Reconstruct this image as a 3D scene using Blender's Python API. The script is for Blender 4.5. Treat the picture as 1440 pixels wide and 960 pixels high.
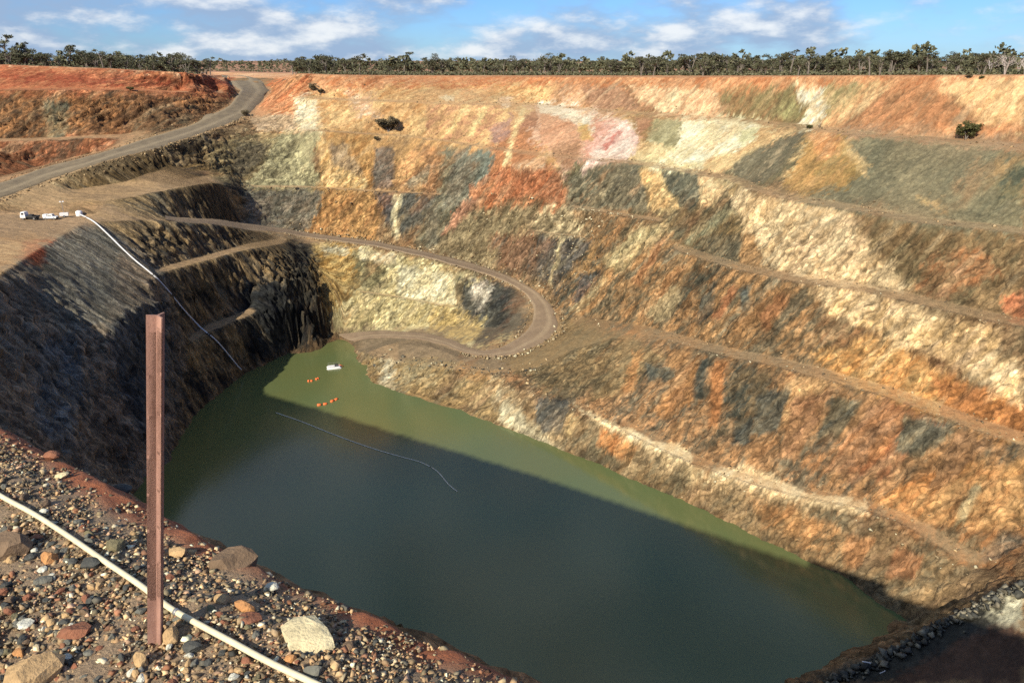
import bpy, math, random
import numpy as np
from mathutils import Vector, Matrix

# ------------------------------------------------------------------ camera, sky, sun, exposure
for o in list(bpy.data.objects):
    bpy.data.objects.remove(o, do_unlink=True)
SC = bpy.context.scene
COL = SC.collection
CAMZ = 90.0                       # lake surface is z = 0, the lookout is 90 m above it
PITCH = math.radians(20.67)
FPX = 1047.0                      # focal length in photo pixels (photo 1440 wide)
CP, SP = math.cos(PITCH), math.sin(PITCH)

cam_d = bpy.data.cameras.new('camera')
cam = bpy.data.objects.new('camera', cam_d)
COL.objects.link(cam)
cam.location = (0, 0, CAMZ)
cam.rotation_euler = (math.radians(90) - PITCH, 0, 0)
cam_d.sensor_width = 36.0
cam_d.lens = 36.0 * FPX / 1440.0
cam_d.clip_start = 0.05
cam_d.clip_end = 30000
SC.camera = cam

SUN_EL = math.radians(34)
SUN_AZ = Vector((-0.50, -0.866, 0)).normalized()      # horizontal direction towards the sun
sun_dir = Vector((SUN_AZ.x * math.cos(SUN_EL), SUN_AZ.y * math.cos(SUN_EL), math.sin(SUN_EL)))
sd = bpy.data.lights.new('sun', 'SUN')
sd.energy = 4.8
sd.angle = math.radians(0.53)
sd.color = (1.0, 0.91, 0.78)
so = bpy.data.objects.new('sun', sd)
COL.objects.link(so)
so.rotation_euler = sun_dir.to_track_quat('Z', 'Y').to_euler()
so.location = (-200, -300, 400)

W = bpy.data.worlds.new('World')
SC.world = W
W.use_nodes = True
def build_world():
    nt = W.node_tree
    nt.nodes.clear()
    N, L = nt.nodes, nt.links
    out = N.new('ShaderNodeOutputWorld')
    bg = N.new('ShaderNodeBackground')
    bg.inputs['Strength'].default_value = 0.082
    L.new(bg.outputs[0], out.inputs[0])
    sky = N.new('ShaderNodeTexSky')
    sky.sky_type = 'NISHITA'
    sky.sun_disc = False
    sky.sun_elevation = SUN_EL
    sky.sun_rotation = math.atan2(SUN_AZ.x, SUN_AZ.y)
    sky.altitude = 400
    sky.air_density = 1.0
    sky.dust_density = 0.25
    sky.ozone_density = 2.0
    # clouds: noise on the direction, squashed vertically so that low clouds lie in flat-based rows
    tc = N.new('ShaderNodeTexCoord')
    sep = N.new('ShaderNodeSeparateXYZ')
    L.new(tc.outputs['Generated'], sep.inputs[0])
    def math_(op, a, b=None, c=None):
        m = N.new('ShaderNodeMath'); m.operation = op
        for i, v in enumerate((a, b, c)):
            if v is None: continue
            if isinstance(v, (int, float)): m.inputs[i].default_value = v
            else: L.new(v, m.inputs[i])
        return m.outputs[0]
    az = math_('ARCTAN2', sep.outputs['X'], sep.outputs['Y'])
    el = math_('ARCSINE', sep.outputs['Z'])
    comb = N.new('ShaderNodeCombineXYZ')
    L.new(az, comb.inputs[0]); L.new(math_('MULTIPLY', el, 2.5), comb.inputs[1])
    comb.inputs[2].default_value = CLOUD_SEED
    def noise(scale, detail, rough, off=(0, 0, 0)):
        mp = N.new('ShaderNodeMapping'); mp.inputs['Location'].default_value = off
        L.new(comb.outputs[0], mp.inputs[0])
        n = N.new('ShaderNodeTexNoise')
        n.inputs['Scale'].default_value = scale
        n.inputs['Detail'].default_value = detail
        n.inputs['Roughness'].default_value = rough
        L.new(mp.outputs[0], n.inputs['Vector'])
        return n.outputs['Fac']
    def ramp(v, a, b):
        m = N.new('ShaderNodeMapRange'); m.interpolation_type = 'SMOOTHSTEP'
        m.inputs['From Min'].default_value = a; m.inputs['From Max'].default_value = b
        L.new(v, m.inputs[0]); return m.outputs[0]
    # deeper blue, less yellow at the horizon
    tint = N.new('ShaderNodeMix'); tint.data_type = 'RGBA'; tint.blend_type = 'MULTIPLY'
    tint.inputs['Factor'].default_value = 1.0
    L.new(sky.outputs[0], tint.inputs['A']); tint.inputs['B'].default_value = SKY_TINT
    big = noise(3.4, 2, 0.5)
    puff = noise(8.5, 6, 0.57)
    # the cloud bank covers the left half of the sky and thins out to the right
    bank = math_('MULTIPLY', math_('SINE', math_('SUBTRACT', az, 0.22)), -0.16)
    dens = math_('ADD', math_('ADD', math_('MULTIPLY', big, 0.7), math_('MULTIPLY', puff, 0.9)), bank)
    cover = ramp(dens, CLOUD_LO, CLOUD_HI)
    # shaded undersides: compare with the density a little higher up the sky
    puff2 = noise(8.5, 6, 0.57, (-0.012, 0.045, 0))
    litf = ramp(math_('SUBTRACT', puff, puff2), -0.05, 0.20)
    lm = N.new('ShaderNodeMix'); lm.data_type = 'RGBA'
    lm.inputs['A'].default_value = (3.0, 4.1, 5.9, 1)
    lm.inputs['B'].default_value = (8.0, 8.2, 8.4, 1)
    L.new(litf, lm.inputs['Factor'])
    mx = N.new('ShaderNodeMix'); mx.data_type = 'RGBA'
    L.new(math_('MULTIPLY', cover, 0.9), mx.inputs['Factor'])
    L.new(tint.outputs['Result'], mx.inputs['A']); L.new(lm.outputs['Result'], mx.inputs['B'])
    L.new(mx.outputs['Result'], bg.inputs['Color'])
CLOUD_SEED, CLOUD_LO, CLOUD_HI = 3.1, 0.68, 0.94
SKY_TINT = (0.40, 0.66, 1.14, 1)
build_world()
vs = SC.view_settings
vs.view_transform = 'Standard'
vs.look = 'None'
vs.exposure = 0.48
vs.gamma = 1.0
SC.render.engine = 'CYCLES'
SC.cycles.use_denoising = False          # the denoiser smears the rock texture
SC.cycles.max_bounces = 4
SC.cycles.diffuse_bounces = 2
SC.cycles.glossy_bounces = 2

# ------------------------------------------------------------------ small helpers
RNG = np.random.default_rng(11)
random.seed(7)

def world_pt(u, v, z):
    """survey point: sight line through photo position (u, v), at elevation z"""
    yc = (480.0 - v) / FPX
    up, fw, dx = yc * CP - SP, CP + yc * SP, (u - 720.0) / FPX
    t = (z - CAMZ) / up
    return (dx * t, fw * t, z)

def to_photo(x, y, z):
    dz = z - CAMZ
    dep = CP * y - SP * dz
    dep = np.where(dep < 0.1, 0.1, dep)
    return 720 + FPX * x / dep, 480 - FPX * (SP * y + CP * dz) / dep, dep

_T = RNG.random(64 ** 3).astype(np.float32) - np.float32(.5)
def vnoise(x, y, z):
    c, f = [], []
    for q in (x, y, z):
        q = np.asarray(q, np.float32); i = np.floor(q); t = q - i
        f.append(t * t * (3 - 2 * t)); c.append(i.astype(np.int32))
    x0, y0, z0 = (c[0] & 63) << 12, (c[1] & 63) << 6, c[2] & 63
    x1, y1, z1 = ((c[0] + 1) & 63) << 12, ((c[1] + 1) & 63) << 6, (c[2] + 1) & 63
    fx, fy, fz = f
    def row(yy, zz):
        a = _T.take(x0 + yy + zz); return a + (_T.take(x1 + yy + zz) - a) * fx
    a = row(y0, z0); a += (row(y1, z0) - a) * fy
    b = row(y0, z1); b += (row(y1, z1) - b) * fy
    return a + (b - a) * fz
def fbm(x, y, z, octs=4, gain=0.5):
    s, a = 0, 1.0
    for i in range(octs):
        s = s + a * vnoise(x * 2 ** i + 17.3 * i, y * 2 ** i + 5.1 * i, z * 2 ** i + 9.7 * i)
        a *= gain
    return s

def lin(c):
    c = np.asarray(c, float) / 255.0
    return np.where(c <= 0.04045, c / 12.92, ((c + 0.055) / 1.055) ** 2.4)

def new_mesh_obj(name, verts, faces, mat=None, parent=None, smooth=False):
    me = bpy.data.meshes.new(name)
    verts = np.asarray(verts, np.float32)
    if isinstance(faces, np.ndarray):
        nf, k = faces.shape
        me.vertices.add(len(verts)); me.vertices.foreach_set('co', verts.ravel())
        me.loops.add(nf * k); me.loops.foreach_set('vertex_index', faces.astype(np.int32).ravel())
        me.polygons.add(nf)
        me.polygons.foreach_set('loop_start', np.arange(0, nf * k, k, dtype=np.int32))
        me.update(calc_edges=True)
        me.validate()
    else:
        me.from_pydata([tuple(map(float, v)) for v in verts], [], faces); me.update()
    if smooth:
        me.polygons.foreach_set('use_smooth', np.ones(len(me.polygons), bool))
    if mat: me.materials.append(mat)
    o = bpy.data.objects.new(name, me)
    COL.objects.link(o)
    if parent: o.parent = parent
    return o

def set_col(me, name, rgb):
    a = me.attributes.new(name, 'FLOAT_COLOR', 'POINT')
    buf = np.ones((len(me.vertices), 4), np.float32); buf[:, :3] = rgb
    a.data.foreach_set('color', buf.ravel())

def tag(o, label=None, cat=None, group=None, kind=None):
    if label: o['label'] = label
    if cat: o['category'] = cat
    if group: o['group'] = group
    if kind: o['kind'] = kind
    return o

class NT:
    """small node-tree writer"""
    def __init__(s, name):
        s.m = bpy.data.materials.new(name); s.m.use_nodes = True
        s.t = s.m.node_tree; s.N, s.L = s.t.nodes, s.t.links
        s.b = s.N['Principled BSDF']
    def n(s, typ, **kw):
        x = s.N.new('ShaderNode' + typ)
        for k, v in kw.items(): setattr(x, k, v)
        return x
    def put(s, sock, v):
        if isinstance(v, bpy.types.NodeSocket): s.L.new(v, sock)
        elif isinstance(v, (tuple, list)) and sock.type == 'RGBA' and len(v) == 3: sock.default_value = (*v, 1)
        else: sock.default_value = v
    def math(s, op, a, b=0.0):
        x = s.n('Math', operation=op); s.put(x.inputs[0], a); s.put(x.inputs[1], b); return x.outputs[0]
    def mix(s, f, a, b, blend='MIX'):
        x = s.n('Mix', data_type='RGBA', blend_type=blend)
        s.put(x.inputs['Factor'], f); s.put(x.inputs['A'], a); s.put(x.inputs['B'], b)
        return x.outputs['Result']
    def rng(s, v, a, b, c=0.0, d=1.0):
        x = s.n('MapRange'); s.put(x.inputs[0], v)
        for i, q in enumerate((a, b, c, d)): x.inputs[i + 1].default_value = q
        return x.outputs[0]
    def coord(s, kind='Object', scale=(1, 1, 1), rot=(0, 0, 0)):
        tc = s.n('TexCoord'); mp = s.n('Mapping')
        mp.inputs['Scale'].default_value = scale; mp.inputs['Rotation'].default_value = rot
        s.L.new(tc.outputs[kind], mp.inputs[0]); return mp.outputs[0]
    def attr(s, name, out='Color'):
        x = s.n('Attribute'); x.attribute_name = name; return x.outputs[out]
    def noise(s, vec, scale, detail=4, rough=0.55, dist=0.0):
        x = s.n('TexNoise'); s.put(x.inputs['Vector'], vec)
        x.inputs['Scale'].default_value = scale; x.inputs['Detail'].default_value = detail
        x.inputs['Roughness'].default_value = rough; x.inputs['Distortion'].default_value = dist
        return x.outputs['Fac']
    def vscale(s, vec, sc):
        mp = s.n('Mapping'); mp.inputs['Scale'].default_value = sc; s.put(mp.inputs[0], vec); return mp.outputs[0]
    def bump(s, h, strength=0.5, dist=0.1, normal=None):
        x = s.n('Bump'); x.inputs['Strength'].default_value = strength; x.inputs['Distance'].default_value = dist
        s.put(x.inputs['Height'], h)
        if normal is not None: s.put(x.inputs['Normal'], normal)
        return x.outputs[0]
    def set(s, **kw):
        for k, v in kw.items(): s.put(s.b.inputs[k.replace('_', ' ')], v)
        return s.m

def plain(name, col, rough=0.6, metal=0.0, var=0.12, scale=20.0, bump=0.0):
    t = NT(name)
    n = t.noise(t.coord(), scale, 5)
    c = t.mix(t.rng(n, 0.3, 0.7), tuple(x * (1 - var) for x in col), tuple(min(1, x * (1 + var)) for x in col))
    kw = dict(Base_Color=c, Roughness=rough, Metallic=metal)
    if bump: kw['Normal'] = t.bump(n, 0.6, bump)
    return t.set(**kw)
# ------------------------------------------------------------------ the pit: surveyed bench lines -> height grid
GX0, GX1, GY0, GY1, GS = -272.0, 242.0, -42.0, 442.0, 0.45
NX, NY = int((GX1 - GX0) / GS) + 1, int((GY1 - GY0) / GS) + 1

LINES = []                                   # world polylines that fix the ground height
def W3(pts): return [np.array(world_pt(*p)) for p in pts]
SPINE = (np.array([-62.0, 205.0]), np.array([95.0, 85.0]))
def away(p):
    a, b = SPINE; d = b - a
    t = np.clip(np.dot(p[:2] - a, d) / np.dot(d, d), 0, 1)
    v = p[:2] - (a + t * d); return v / (np.linalg.norm(v) + 1e-6)
def offset(poly, w, dz):
    out = []
    for i, p in enumerate(poly):
        a, b = poly[max(0, i - 1)], poly[min(len(poly) - 1, i + 1)]
        d = (b - a)[:2]; n = np.array([-d[1], d[0]]) / (np.linalg.norm(d) + 1e-6)
        if np.dot(n, away(p)) < 0: n = -n
        ww = w[i] if isinstance(w, (list, tuple)) else w
        out.append(np.array([p[0] + n[0] * ww, p[1] + n[1] * ww, p[2] + dz]))
    return out
def line(pts): LINES.append([np.array(p, float) for p in pts])
def bench(pts, w=5.0, dz=0.5, ext=0.0):
    P = W3(pts)
    if ext:
        d = P[-1] - P[-2]; d[2] = 0; P.append(P[-1] + d / np.linalg.norm(d) * ext)
    LINES.append(P); LINES.append(offset(P, w, dz)); return P

# rim of the far and right wall
RIM = [np.array([-106., 372, 83]), np.array([-92., 335, 84.3])] + W3([(413, 104, 84.9), (480, 106, 84.4), (600, 107.5, 83.7), (700, 108, 83.5), (800, 108.5, 83.6),
          (960, 109, 84.1), (1100, 108, 85.0), (1250, 107, 85.8), (1440, 106, 86.5)])
RIM.append(RIM[-1] + np.array([50, -45, .3])); RIM.append(RIM[-1] + np.array([60, -60, 0]))
LINES.append(RIM); LINES.append(offset(RIM, 4, 0.1))
# bench A, B, C, D, E of the right wall running on into the far wall
bA = bench([(425, 137, 76.5), (440, 138, 76.2), (500, 142, 75), (530, 143, 74.8), (633, 147, 73.8), (700, 147.5, 73.5), (753, 148, 73.0),
       (813, 154, 72.3), (880, 159, 71.8), (960, 165, 71.4), (1027, 169, 71.2), (1093, 176, 71.0), (1140, 182, 71.0),
       (1200, 191, 71.0), (1293, 198, 70.8), (1377, 203, 71.0), (1440, 212, 70.8)], [3]*6 + [3.5]*5 + [5, 6, 7, 8, 9, 9, 9], .6, 90)
bB = bench([(425, 184, 65.2), (480, 187, 64.3), (573, 193, 62.5), (627, 200, 61.0), (713, 213, 58.7), (790, 222, 58.0),
       (847, 228, 57.8), (893, 231, 57.6), (927, 237, 57.5), (960, 242, 57.2), (1027, 254, 57.0), (1050, 267, 56.6),
       (1100, 280, 56.5), (1180, 293, 56.5), (1280, 313, 56.3), (1400, 324, 56.5), (1440, 329, 56.5)], [3]*6 + [4]*12, .5, 80)
bC1 = bench([(347, 263, 47.5), (440, 265, 45.5), (523, 270, 44.3), (620, 275, 43.0)], 3)
bC2 = bench([(800, 292, 42.8), (820, 295, 43.0), (880, 305, 43.5), (925, 312, 44.0)], 3.5)
bC3 = bench([(945, 350, 38), (957, 355, 38.5), (1033, 379, 40.5), (1118, 397, 42), (1182, 404, 42.3), (1263, 420, 42.4),
       (1343, 441, 42.5), (1440, 461, 42.5)], 5.0, .5, 70)
bC4 = bench([(740, 326, 34), (800, 332, 34.5), (833, 338, 34.5)], 2)
bD = bench([(805, 450, 12), (830, 455, 14), (888, 463, 18), (940, 477, 21.5), (1013, 499, 25), (1086, 514, 26.5), (1158, 534, 27), (1222, 551, 27),
       (1295, 575, 26.8), (1363, 602, 26.7), (1440, 627, 26.7)], 5.0, .5, 60)
bE = bench([(700, 540, 6.5), (740, 548, 7.5), (790, 568, 8), (860, 600, 8), (930, 634, 8), (975, 656, 8), (1031, 676, 8.3),
       (1110, 697, 9.3), (1200, 713, 10.5), (1267, 736, 11), (1350, 787, 10), (1400, 803, 10)], 3.5, .6)
# shore of the right wall
SHORE = W3([(515, 512, 0), (515, 527, 0), (523, 537, 0), (550, 547, 0), (580, 557, 0), (633, 573, 0), (673, 587, 0), (700, 597, 0),
        (800, 635, 0), (900, 677, 0), (975, 709, 0), (1050, 746, 0), (1125, 784, 0), (1185, 808, 0), (1219, 832, 0),
        (1260, 862, 0), (1309, 892, 0)])
LINES.append(SHORE)
line([(-72, 215, -7), (-55, 215, -7), (-20, 165, -9), (30, 125, -9), (58, 98, -5)])
line([(-72, 160, -9), (-40, 140, -9), (0, 105, -9), (40, 95, -6)])
line([(-62, 236, -2), (-55, 225, -4)])
# ramp from the pad down the left wall, along the far wall, round the switchback
ramp_c = W3([(233, 312, 45), (300, 316, 41), (350, 324, 36), (400, 329, 32.3), (430, 335, 29.9),
         (520, 346, 27), (600, 364, 23.8), (660, 380, 21), (700, 393, 18), (733, 410, 15.5), (747, 430, 13), (743, 450, 11),
         (727, 473, 9), (700, 487, 7.5), (677, 493, 6.5)])
LINES.append(ramp_c)
ramp_t = W3([(233, 305, 45.3), (300, 308, 41.3), (350, 315, 36.3), (400, 321, 32.6), (430, 327, 30.2),
         (520, 337, 27.3), (600, 353, 24.1), (660, 368, 21.3), (715, 386, 18.2), (760, 410, 15.6), (780, 430, 13.1), (793, 457, 10.7),
         (783, 473, 9.3), (760, 487, 8.2), (727, 502, 7), (683, 504, 6.3), (650, 498, 5.4)])
LINES.append(ramp_t)
LINES.append(W3([(677, 493, 6.5), (660, 488, 5.5), (640, 477, 4.5), (600, 467, 3.5), (533, 463, 2.5), (467, 467, 1.4)]))
LINES.append(W3([(650, 498, 5.4), (620, 486, 4.2), (587, 478, 3.2), (540, 476, 2.2), (505, 479, 1.4)]))
line(W3([(705, 463, 7.8), (680, 460, 6.0), (640, 458, 4.8), (600, 458, 3.9), (560, 459, 3.0)]))
line(W3([(560, 484, 4.2), (600, 486, 5.6), (640, 500, 6.2)]))
line(W3([(497, 488, 1.6), (520, 500, 3.3), (560, 504, 4.6), (640, 513, 5.7), (690, 524, 6.3)]))
line(W3([(470, 476, 0.1), (482, 479, -.2), (493, 493, -.5), (505, 503, -.5)]))
# far lower wall: narrow bench between ramp and bottom road
bench([(505, 411, 14.3), (560, 419, 11.6), (600, 426, 10.2), (640, 433, 9.4)], 2.0, .3)
# slump in the middle of the far wall
line(W3([(690, 232, 54.0), (735, 232, 55.5), (790, 240, 54.0)]))
# haul road, upper and lower edge
HR_U = W3([(303, 104, 83), (333, 127, 78.3), (320, 147, 73.7), (273, 173, 68.2), (207, 193, 64.7), (133, 217, 61), (67, 233, 58), (0, 257, 55)])
HR_L = W3([(372, 113, 81.5), (383, 128, 77.4), (353, 163, 70), (283, 190, 65.3), (217, 210, 62.6), (133, 233, 59.1), (67, 257, 54.9), (0, 283, 51.7)])
HR_U += [np.array([-182, 212, 53]), np.array([-205, 175, 50])]
HR_L += [np.array([-168, 195, 50.5]), np.array([-180, 165, 49])]
line(HR_U); line(HR_L)
line([(-140, 395, 83), (-128, 350, 82.6), (-115, 318, 80.5)])
# upper left batters
L1 = bench([(322, 131.5, 77.5), (260, 130, 78.7), (180, 127, 79.9), (80, 127, 80.2), (0, 127, 80.3)], 6, .4, 60)
RIML = W3([(302, 106, 84.2), (270, 103, 85.4), (150, 97, 87.0), (0, 91.5, 88.4)])
RIML.append(RIML[-1] + np.array([-50, -5, 0])); LINES.append(RIML); LINES.append(offset(RIML, 4, .1))
L2 = bench([(195, 191.5, 65.0), (130, 195, 65.0), (60, 198, 64.6), (0, 199, 64.6)], 7.5, .4, 40)
LINES.append(W3([(150, 211, 61.2), (100, 222, 59), (50, 235, 56.5), (0, 249, 54.2)]) + [np.array([-195., 235, 52.5])])
# between haul road and ramp: spur and stub bench
LINES.append(W3([(85, 284, 51), (167, 279, 51.5), (233, 268, 52.5), (300, 257, 52), (335, 263, 48.5)]))
LINES.append(W3([(100, 276, 51.6), (167, 270, 52.2), (225, 262, 53.2), (290, 248, 53)]))
LINES.append(W3([(190, 251, 55), (225, 235, 57), (250, 232, 57), (290, 240, 54.3)]))
LINES.append(W3([(100, 268, 52.2), (133, 262, 53), (170, 257, 53.8), (215, 243, 55.7), (262, 215, 60.3)]))
# pad where the vehicles stand, its crest and the left wall
PAD = W3([(130, 304, 47.8), (80, 303, 48.3), (20, 302, 48.6), (-40, 303, 48.9)])
line(PAD)
LINES.append(W3([(233, 312, 45), (170, 310, 47), (120, 311, 48), (85, 330, 47.5), (60, 345, 47), (0, 385, 46.5)]) +
             [np.array([-106, 138, 46.]), np.array([-100, 118, 46])])
line([(-135, 178, 48.2), (-128, 150, 47.5), (-122, 128, 47)])
LINES.append(W3([(405, 341, 31.5), (340, 353, 33), (290, 367, 33.3), (245, 379, 34), (220, 388, 34.2), (208, 400, 34)]))
LINES.append(W3([(405, 335, 31.7), (340, 344, 33.2), (290, 358, 33.5), (245, 370, 34.2), (215, 380, 34.4)]))
LINES.append(W3([(440, 386, 22), (400, 392, 23.3), (357, 398, 23.8)]))
LINES.append(W3([(440, 381, 22.1), (400, 387, 23.4), (357, 393, 23.9)]))
LINES.append(W3([(452, 417, 15), (400, 430, 15.5), (360, 441, 15.5), (293, 468, 16), (253, 498, 16)]))
LINES.append(W3([(447, 409, 15.2), (400, 421, 15.7), (355, 432, 15.7), (285, 458, 16.2), (244, 488, 16.2)]))
LINES.append(W3([(238, 420, 30), (205, 428, 31), (172, 443, 32), (150, 480, 29)]))
LINES.append(W3([(465, 474, 0), (430, 484, 0), (390, 503, 0), (340, 527, 0), (300, 560, 0), (268, 590, 0), (240, 640, 0)]))
line([(-85, 155, 0), (-84, 140, 0), (-70, 122, 0), (-40, 100, 0), (0, 79, 0), (20, 78, 0), (40, 84, 0)])
# lower right: bench with berm on the near side
LINES.append(W3([(1160, 960, 6), (1230, 933, 8), (1300, 894, 11), (1380, 851, 15), (1440, 818, 19)]) + [np.array([95., 90, 27])])
line([(62, 62, 9), (70, 66, 14), (80, 70, 18), (100, 72, 25), (140, 50, 40), (200, 20, 60), (239, 0, 70)])
line([(47, 91, 0), (55, 96.5, 0), (64, 100, 0)])
# near wall and the rim the camera stands on
nrim = [(-270, 160, 86), (-215, 130, 87.5), (-154, 93, 88), (-60, 38, 88), (-8, 7, 86.4), (0.2, 1.4, 86.2), (20, -9.5, 86.3), (74, -41, 86)]
line(nrim)
line([(-140, 112, 62), (-60, 66, 60), (10, 22, 60), (80, -10, 60), (120, -20, 62)])
line([(-110, 118, 46), (-50, 84, 32), (20, 48, 32), (70, 30, 36), (120, 15, 45)])

def solve_heights():
    lev = []
    pts = []
    for P in LINES:
        for a, b in zip(P[:-1], P[1:]):
            n = max(2, int(np.linalg.norm((b - a)[:2]) / (GS * 0.5)))
            t = np.linspace(0, 1, n, endpoint=False)[:, None]
            pts.append(a + (b - a) * t)
    pts = np.concatenate(pts)
    # grid edges
    xs = np.arange(NX) * GS + GX0; ys = np.arange(NY) * GS + GY0
    e = []
    e.append(np.stack([xs, np.full(NX, ys[-1]), np.interp(xs, [-270, -150, 0, 240], [87, 83.5, 82.3, 84.5])], 1))
    m = ys > 125
    e.append(np.stack([np.full(m.sum(), xs[-1]), ys[m], np.interp(ys[m], [125, 250, 440], [86, 86, 84.5])], 1))
    m = (ys > 285)
    e.append(np.stack([np.full(m.sum(), xs[0]), ys[m], np.full(m.sum(), 87.6)], 1))
    m = (ys < 120)
    e.append(np.stack([np.full(m.sum(), xs[0]), ys[m], np.full(m.sum(), 87.0)], 1))
    m = xs < 60
    e.append(np.stack([xs[m], np.full(m.sum(), ys[0]), np.full(m.sum(), 87.0)], 1))
    pts = np.concatenate([pts] + e)
    Z = None
    for k in (32, 16, 8, 4, 2, 1):
        h = GS * k
        nx, ny = (NX - 1) // k + 2, (NY - 1) // k + 2
        if k == 1: nx, ny = NX, NY
        ix = np.clip(np.rint((pts[:, 0] - GX0) / h).astype(int), 0, nx - 1)
        iy = np.clip(np.rint((pts[:, 1] - GY0) / h).astype(int), 0, ny - 1)
        inside = (pts[:, 0] >= GX0 - h) & (pts[:, 0] <= GX1 + h) & (pts[:, 1] >= GY0 - h) & (pts[:, 1] <= GY1 + h)
        s = np.zeros((ny, nx)); c = np.zeros((ny, nx))
        np.add.at(s, (iy[inside], ix[inside]), pts[inside, 2]); np.add.at(c, (iy[inside], ix[inside]), 1)
        mask = c > 0
        val = np.where(mask, s / np.maximum(c, 1), 0).astype(np.float32)
        if Z is None:
            Z = np.full((ny, nx), 60.0, np.float32)
        else:
            oy, ox = Z.shape
            gy, gx = np.arange(ny) / 2.0, np.arange(nx) / 2.0
            y0 = np.clip(gy.astype(int), 0, oy - 2); x0 = np.clip(gx.astype(int), 0, ox - 2)
            fy = np.clip(gy - y0, 0, 1)[:, None]; fx = np.clip(gx - x0, 0, 1)[None]
            Z = (Z[y0][:, x0] * (1 - fy) * (1 - fx) + Z[y0 + 1][:, x0] * fy * (1 - fx) +
                 Z[y0][:, x0 + 1] * (1 - fy) * fx + Z[y0 + 1][:, x0 + 1] * fy * fx).astype(np.float32)
        Z[mask] = val[mask]
        it = {32: 400, 16: 250, 8: 160, 4: 110, 2: 70, 1: 45}[k]
        for _ in range(it):
            p = np.pad(Z, 1, mode='edge')
            Z = 0.25 * (p[:-2, 1:-1] + p[2:, 1:-1] + p[1:-1, :-2] + p[1:-1, 2:])
            Z[mask] = val[mask]
    p = np.pad(Z, 1, mode='edge')
    Z = 0.5 * Z + 0.125 * (p[:-2, 1:-1] + p[2:, 1:-1] + p[1:-1, :-2] + p[1:-1, 2:])
    return Z.astype(np.float64)
ZG = solve_heights()
XG, YG = np.meshgrid(np.arange(NX) * GS + GX0, np.arange(NY) * GS + GY0)

def smoothstep(a, b, x):
    t = np.clip((x - a) / (b - a), 0, 1); return t * t * (3 - 2 * t)

gy_, gx_ = np.gradient(ZG, GS)
SLOPE = np.sqrt(gx_ ** 2 + gy_ ** 2)
for _ in range(2):
    p = np.pad(SLOPE, 1, mode='edge'); SLOPE = 0.2 * (SLOPE + p[:-2, 1:-1] + p[2:, 1:-1] + p[1:-1, :-2] + p[1:-1, 2:])
# scree slope between the switchback and the lake: gentle but rough and rubbly
_u, _v, _ = to_photo(XG, YG, ZG)
_top = np.interp(_u, [490, 520, 600, 700, 760, 800, 860, 900], [497, 504, 512, 522, 512, 490, 472, 470])
scree = smoothstep(505, 530, _u) * smoothstep(900, 860, _u) * smoothstep(0, 8, _v - _top) * (ZG > .3) * (ZG < 19) * (YG > 120) * (XG > -60)
SLOPE = np.maximum(SLOPE, .8 * scree)
steep = smoothstep(0.35, 1.0, SLOPE)
# keep the bench edges crisp: relief fades within two metres of any flat ground
def near4(a, f):
    p = np.pad(a, 1, mode='edge'); return f([a, p[:-2, 1:-1], p[2:, 1:-1], p[1:-1, :-2], p[1:-1, 2:]])
fade = steep.copy()
for _ in range(4): fade = near4(fade, lambda L: np.minimum.reduce(L))
for _ in range(2): fade = near4(fade, lambda L: sum(L) / 5)
fade = .42 + .58 * fade
# bedding coordinates: q runs across the layers, r along them
left = smoothstep(-58, -75, XG) * smoothstep(255, 238, YG)
qa = 0.80 * XG - 0.42 * YG - 0.62 * ZG
qb = 0.25 * XG + 0.90 * YG + 0.28 * ZG
Q = qa * (1 - left) + qb * left
R_ = 0.45 * XG + 0.30 * YG + 0.85 * ZG
S_ = -0.2 * XG + 0.95 * YG + 0.1 * ZG
n_ = np.stack([-gx_, -gy_, np.ones_like(ZG)], -1); n_ /= np.linalg.norm(n_, axis=-1, keepdims=True)
big = fbm(XG / 16, YG / 16, ZG / 16, 3)
med = fbm(XG / 4.5, YG / 4.5, ZG / 4.5, 4, .58)
strat = fbm(Q / 2.6, R_ / 14, S_ / 30, 3, .6)
rib = fbm(Q / 2.6, R_ / 9, S_ / 20, 3, .55)
# fractured rock: blocks bounded by bedding and joints, each set in or out a little
HASH = RNG.random(1 << 16)
def blocks(cq, cr, cs, warp, seed):
    w1 = fbm(XG / 5 + seed, YG / 5, ZG / 5, 3) * warp; w2 = fbm(XG / 5, YG / 5 + seed, ZG / 5 + 7, 3) * warp
    i = np.floor(Q / cq + w1).astype(np.int64)
    j = np.floor(R_ / cr + w2 + HASH[(i * 131 + seed * 17) & 65535] * 3).astype(np.int64)
    k = np.floor(S_ / cs + w1 - w2).astype(np.int64)
    return HASH[(i * 7919 + j * 104729 + k * 1299709 + seed * 977) & 65535] - .5
blk1, blk2 = blocks(2.4, 5.5, 5.0, 2.0, 1), blocks(1.0, 2.2, 2.0, 3.0, 2)
# ledges where harder beds stand out
led = Q / 5.5 + 1.6 * fbm(XG / 20, YG / 20, ZG / 14, 3)
ledge = (led - np.floor(led)); ledge = np.where(ledge < .8, ledge / .8, (1 - ledge) / .2) - .5
amt = smoothstep(-.15, .3, fbm(XG / 30 + 8, YG / 30, ZG / 18, 3))
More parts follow.
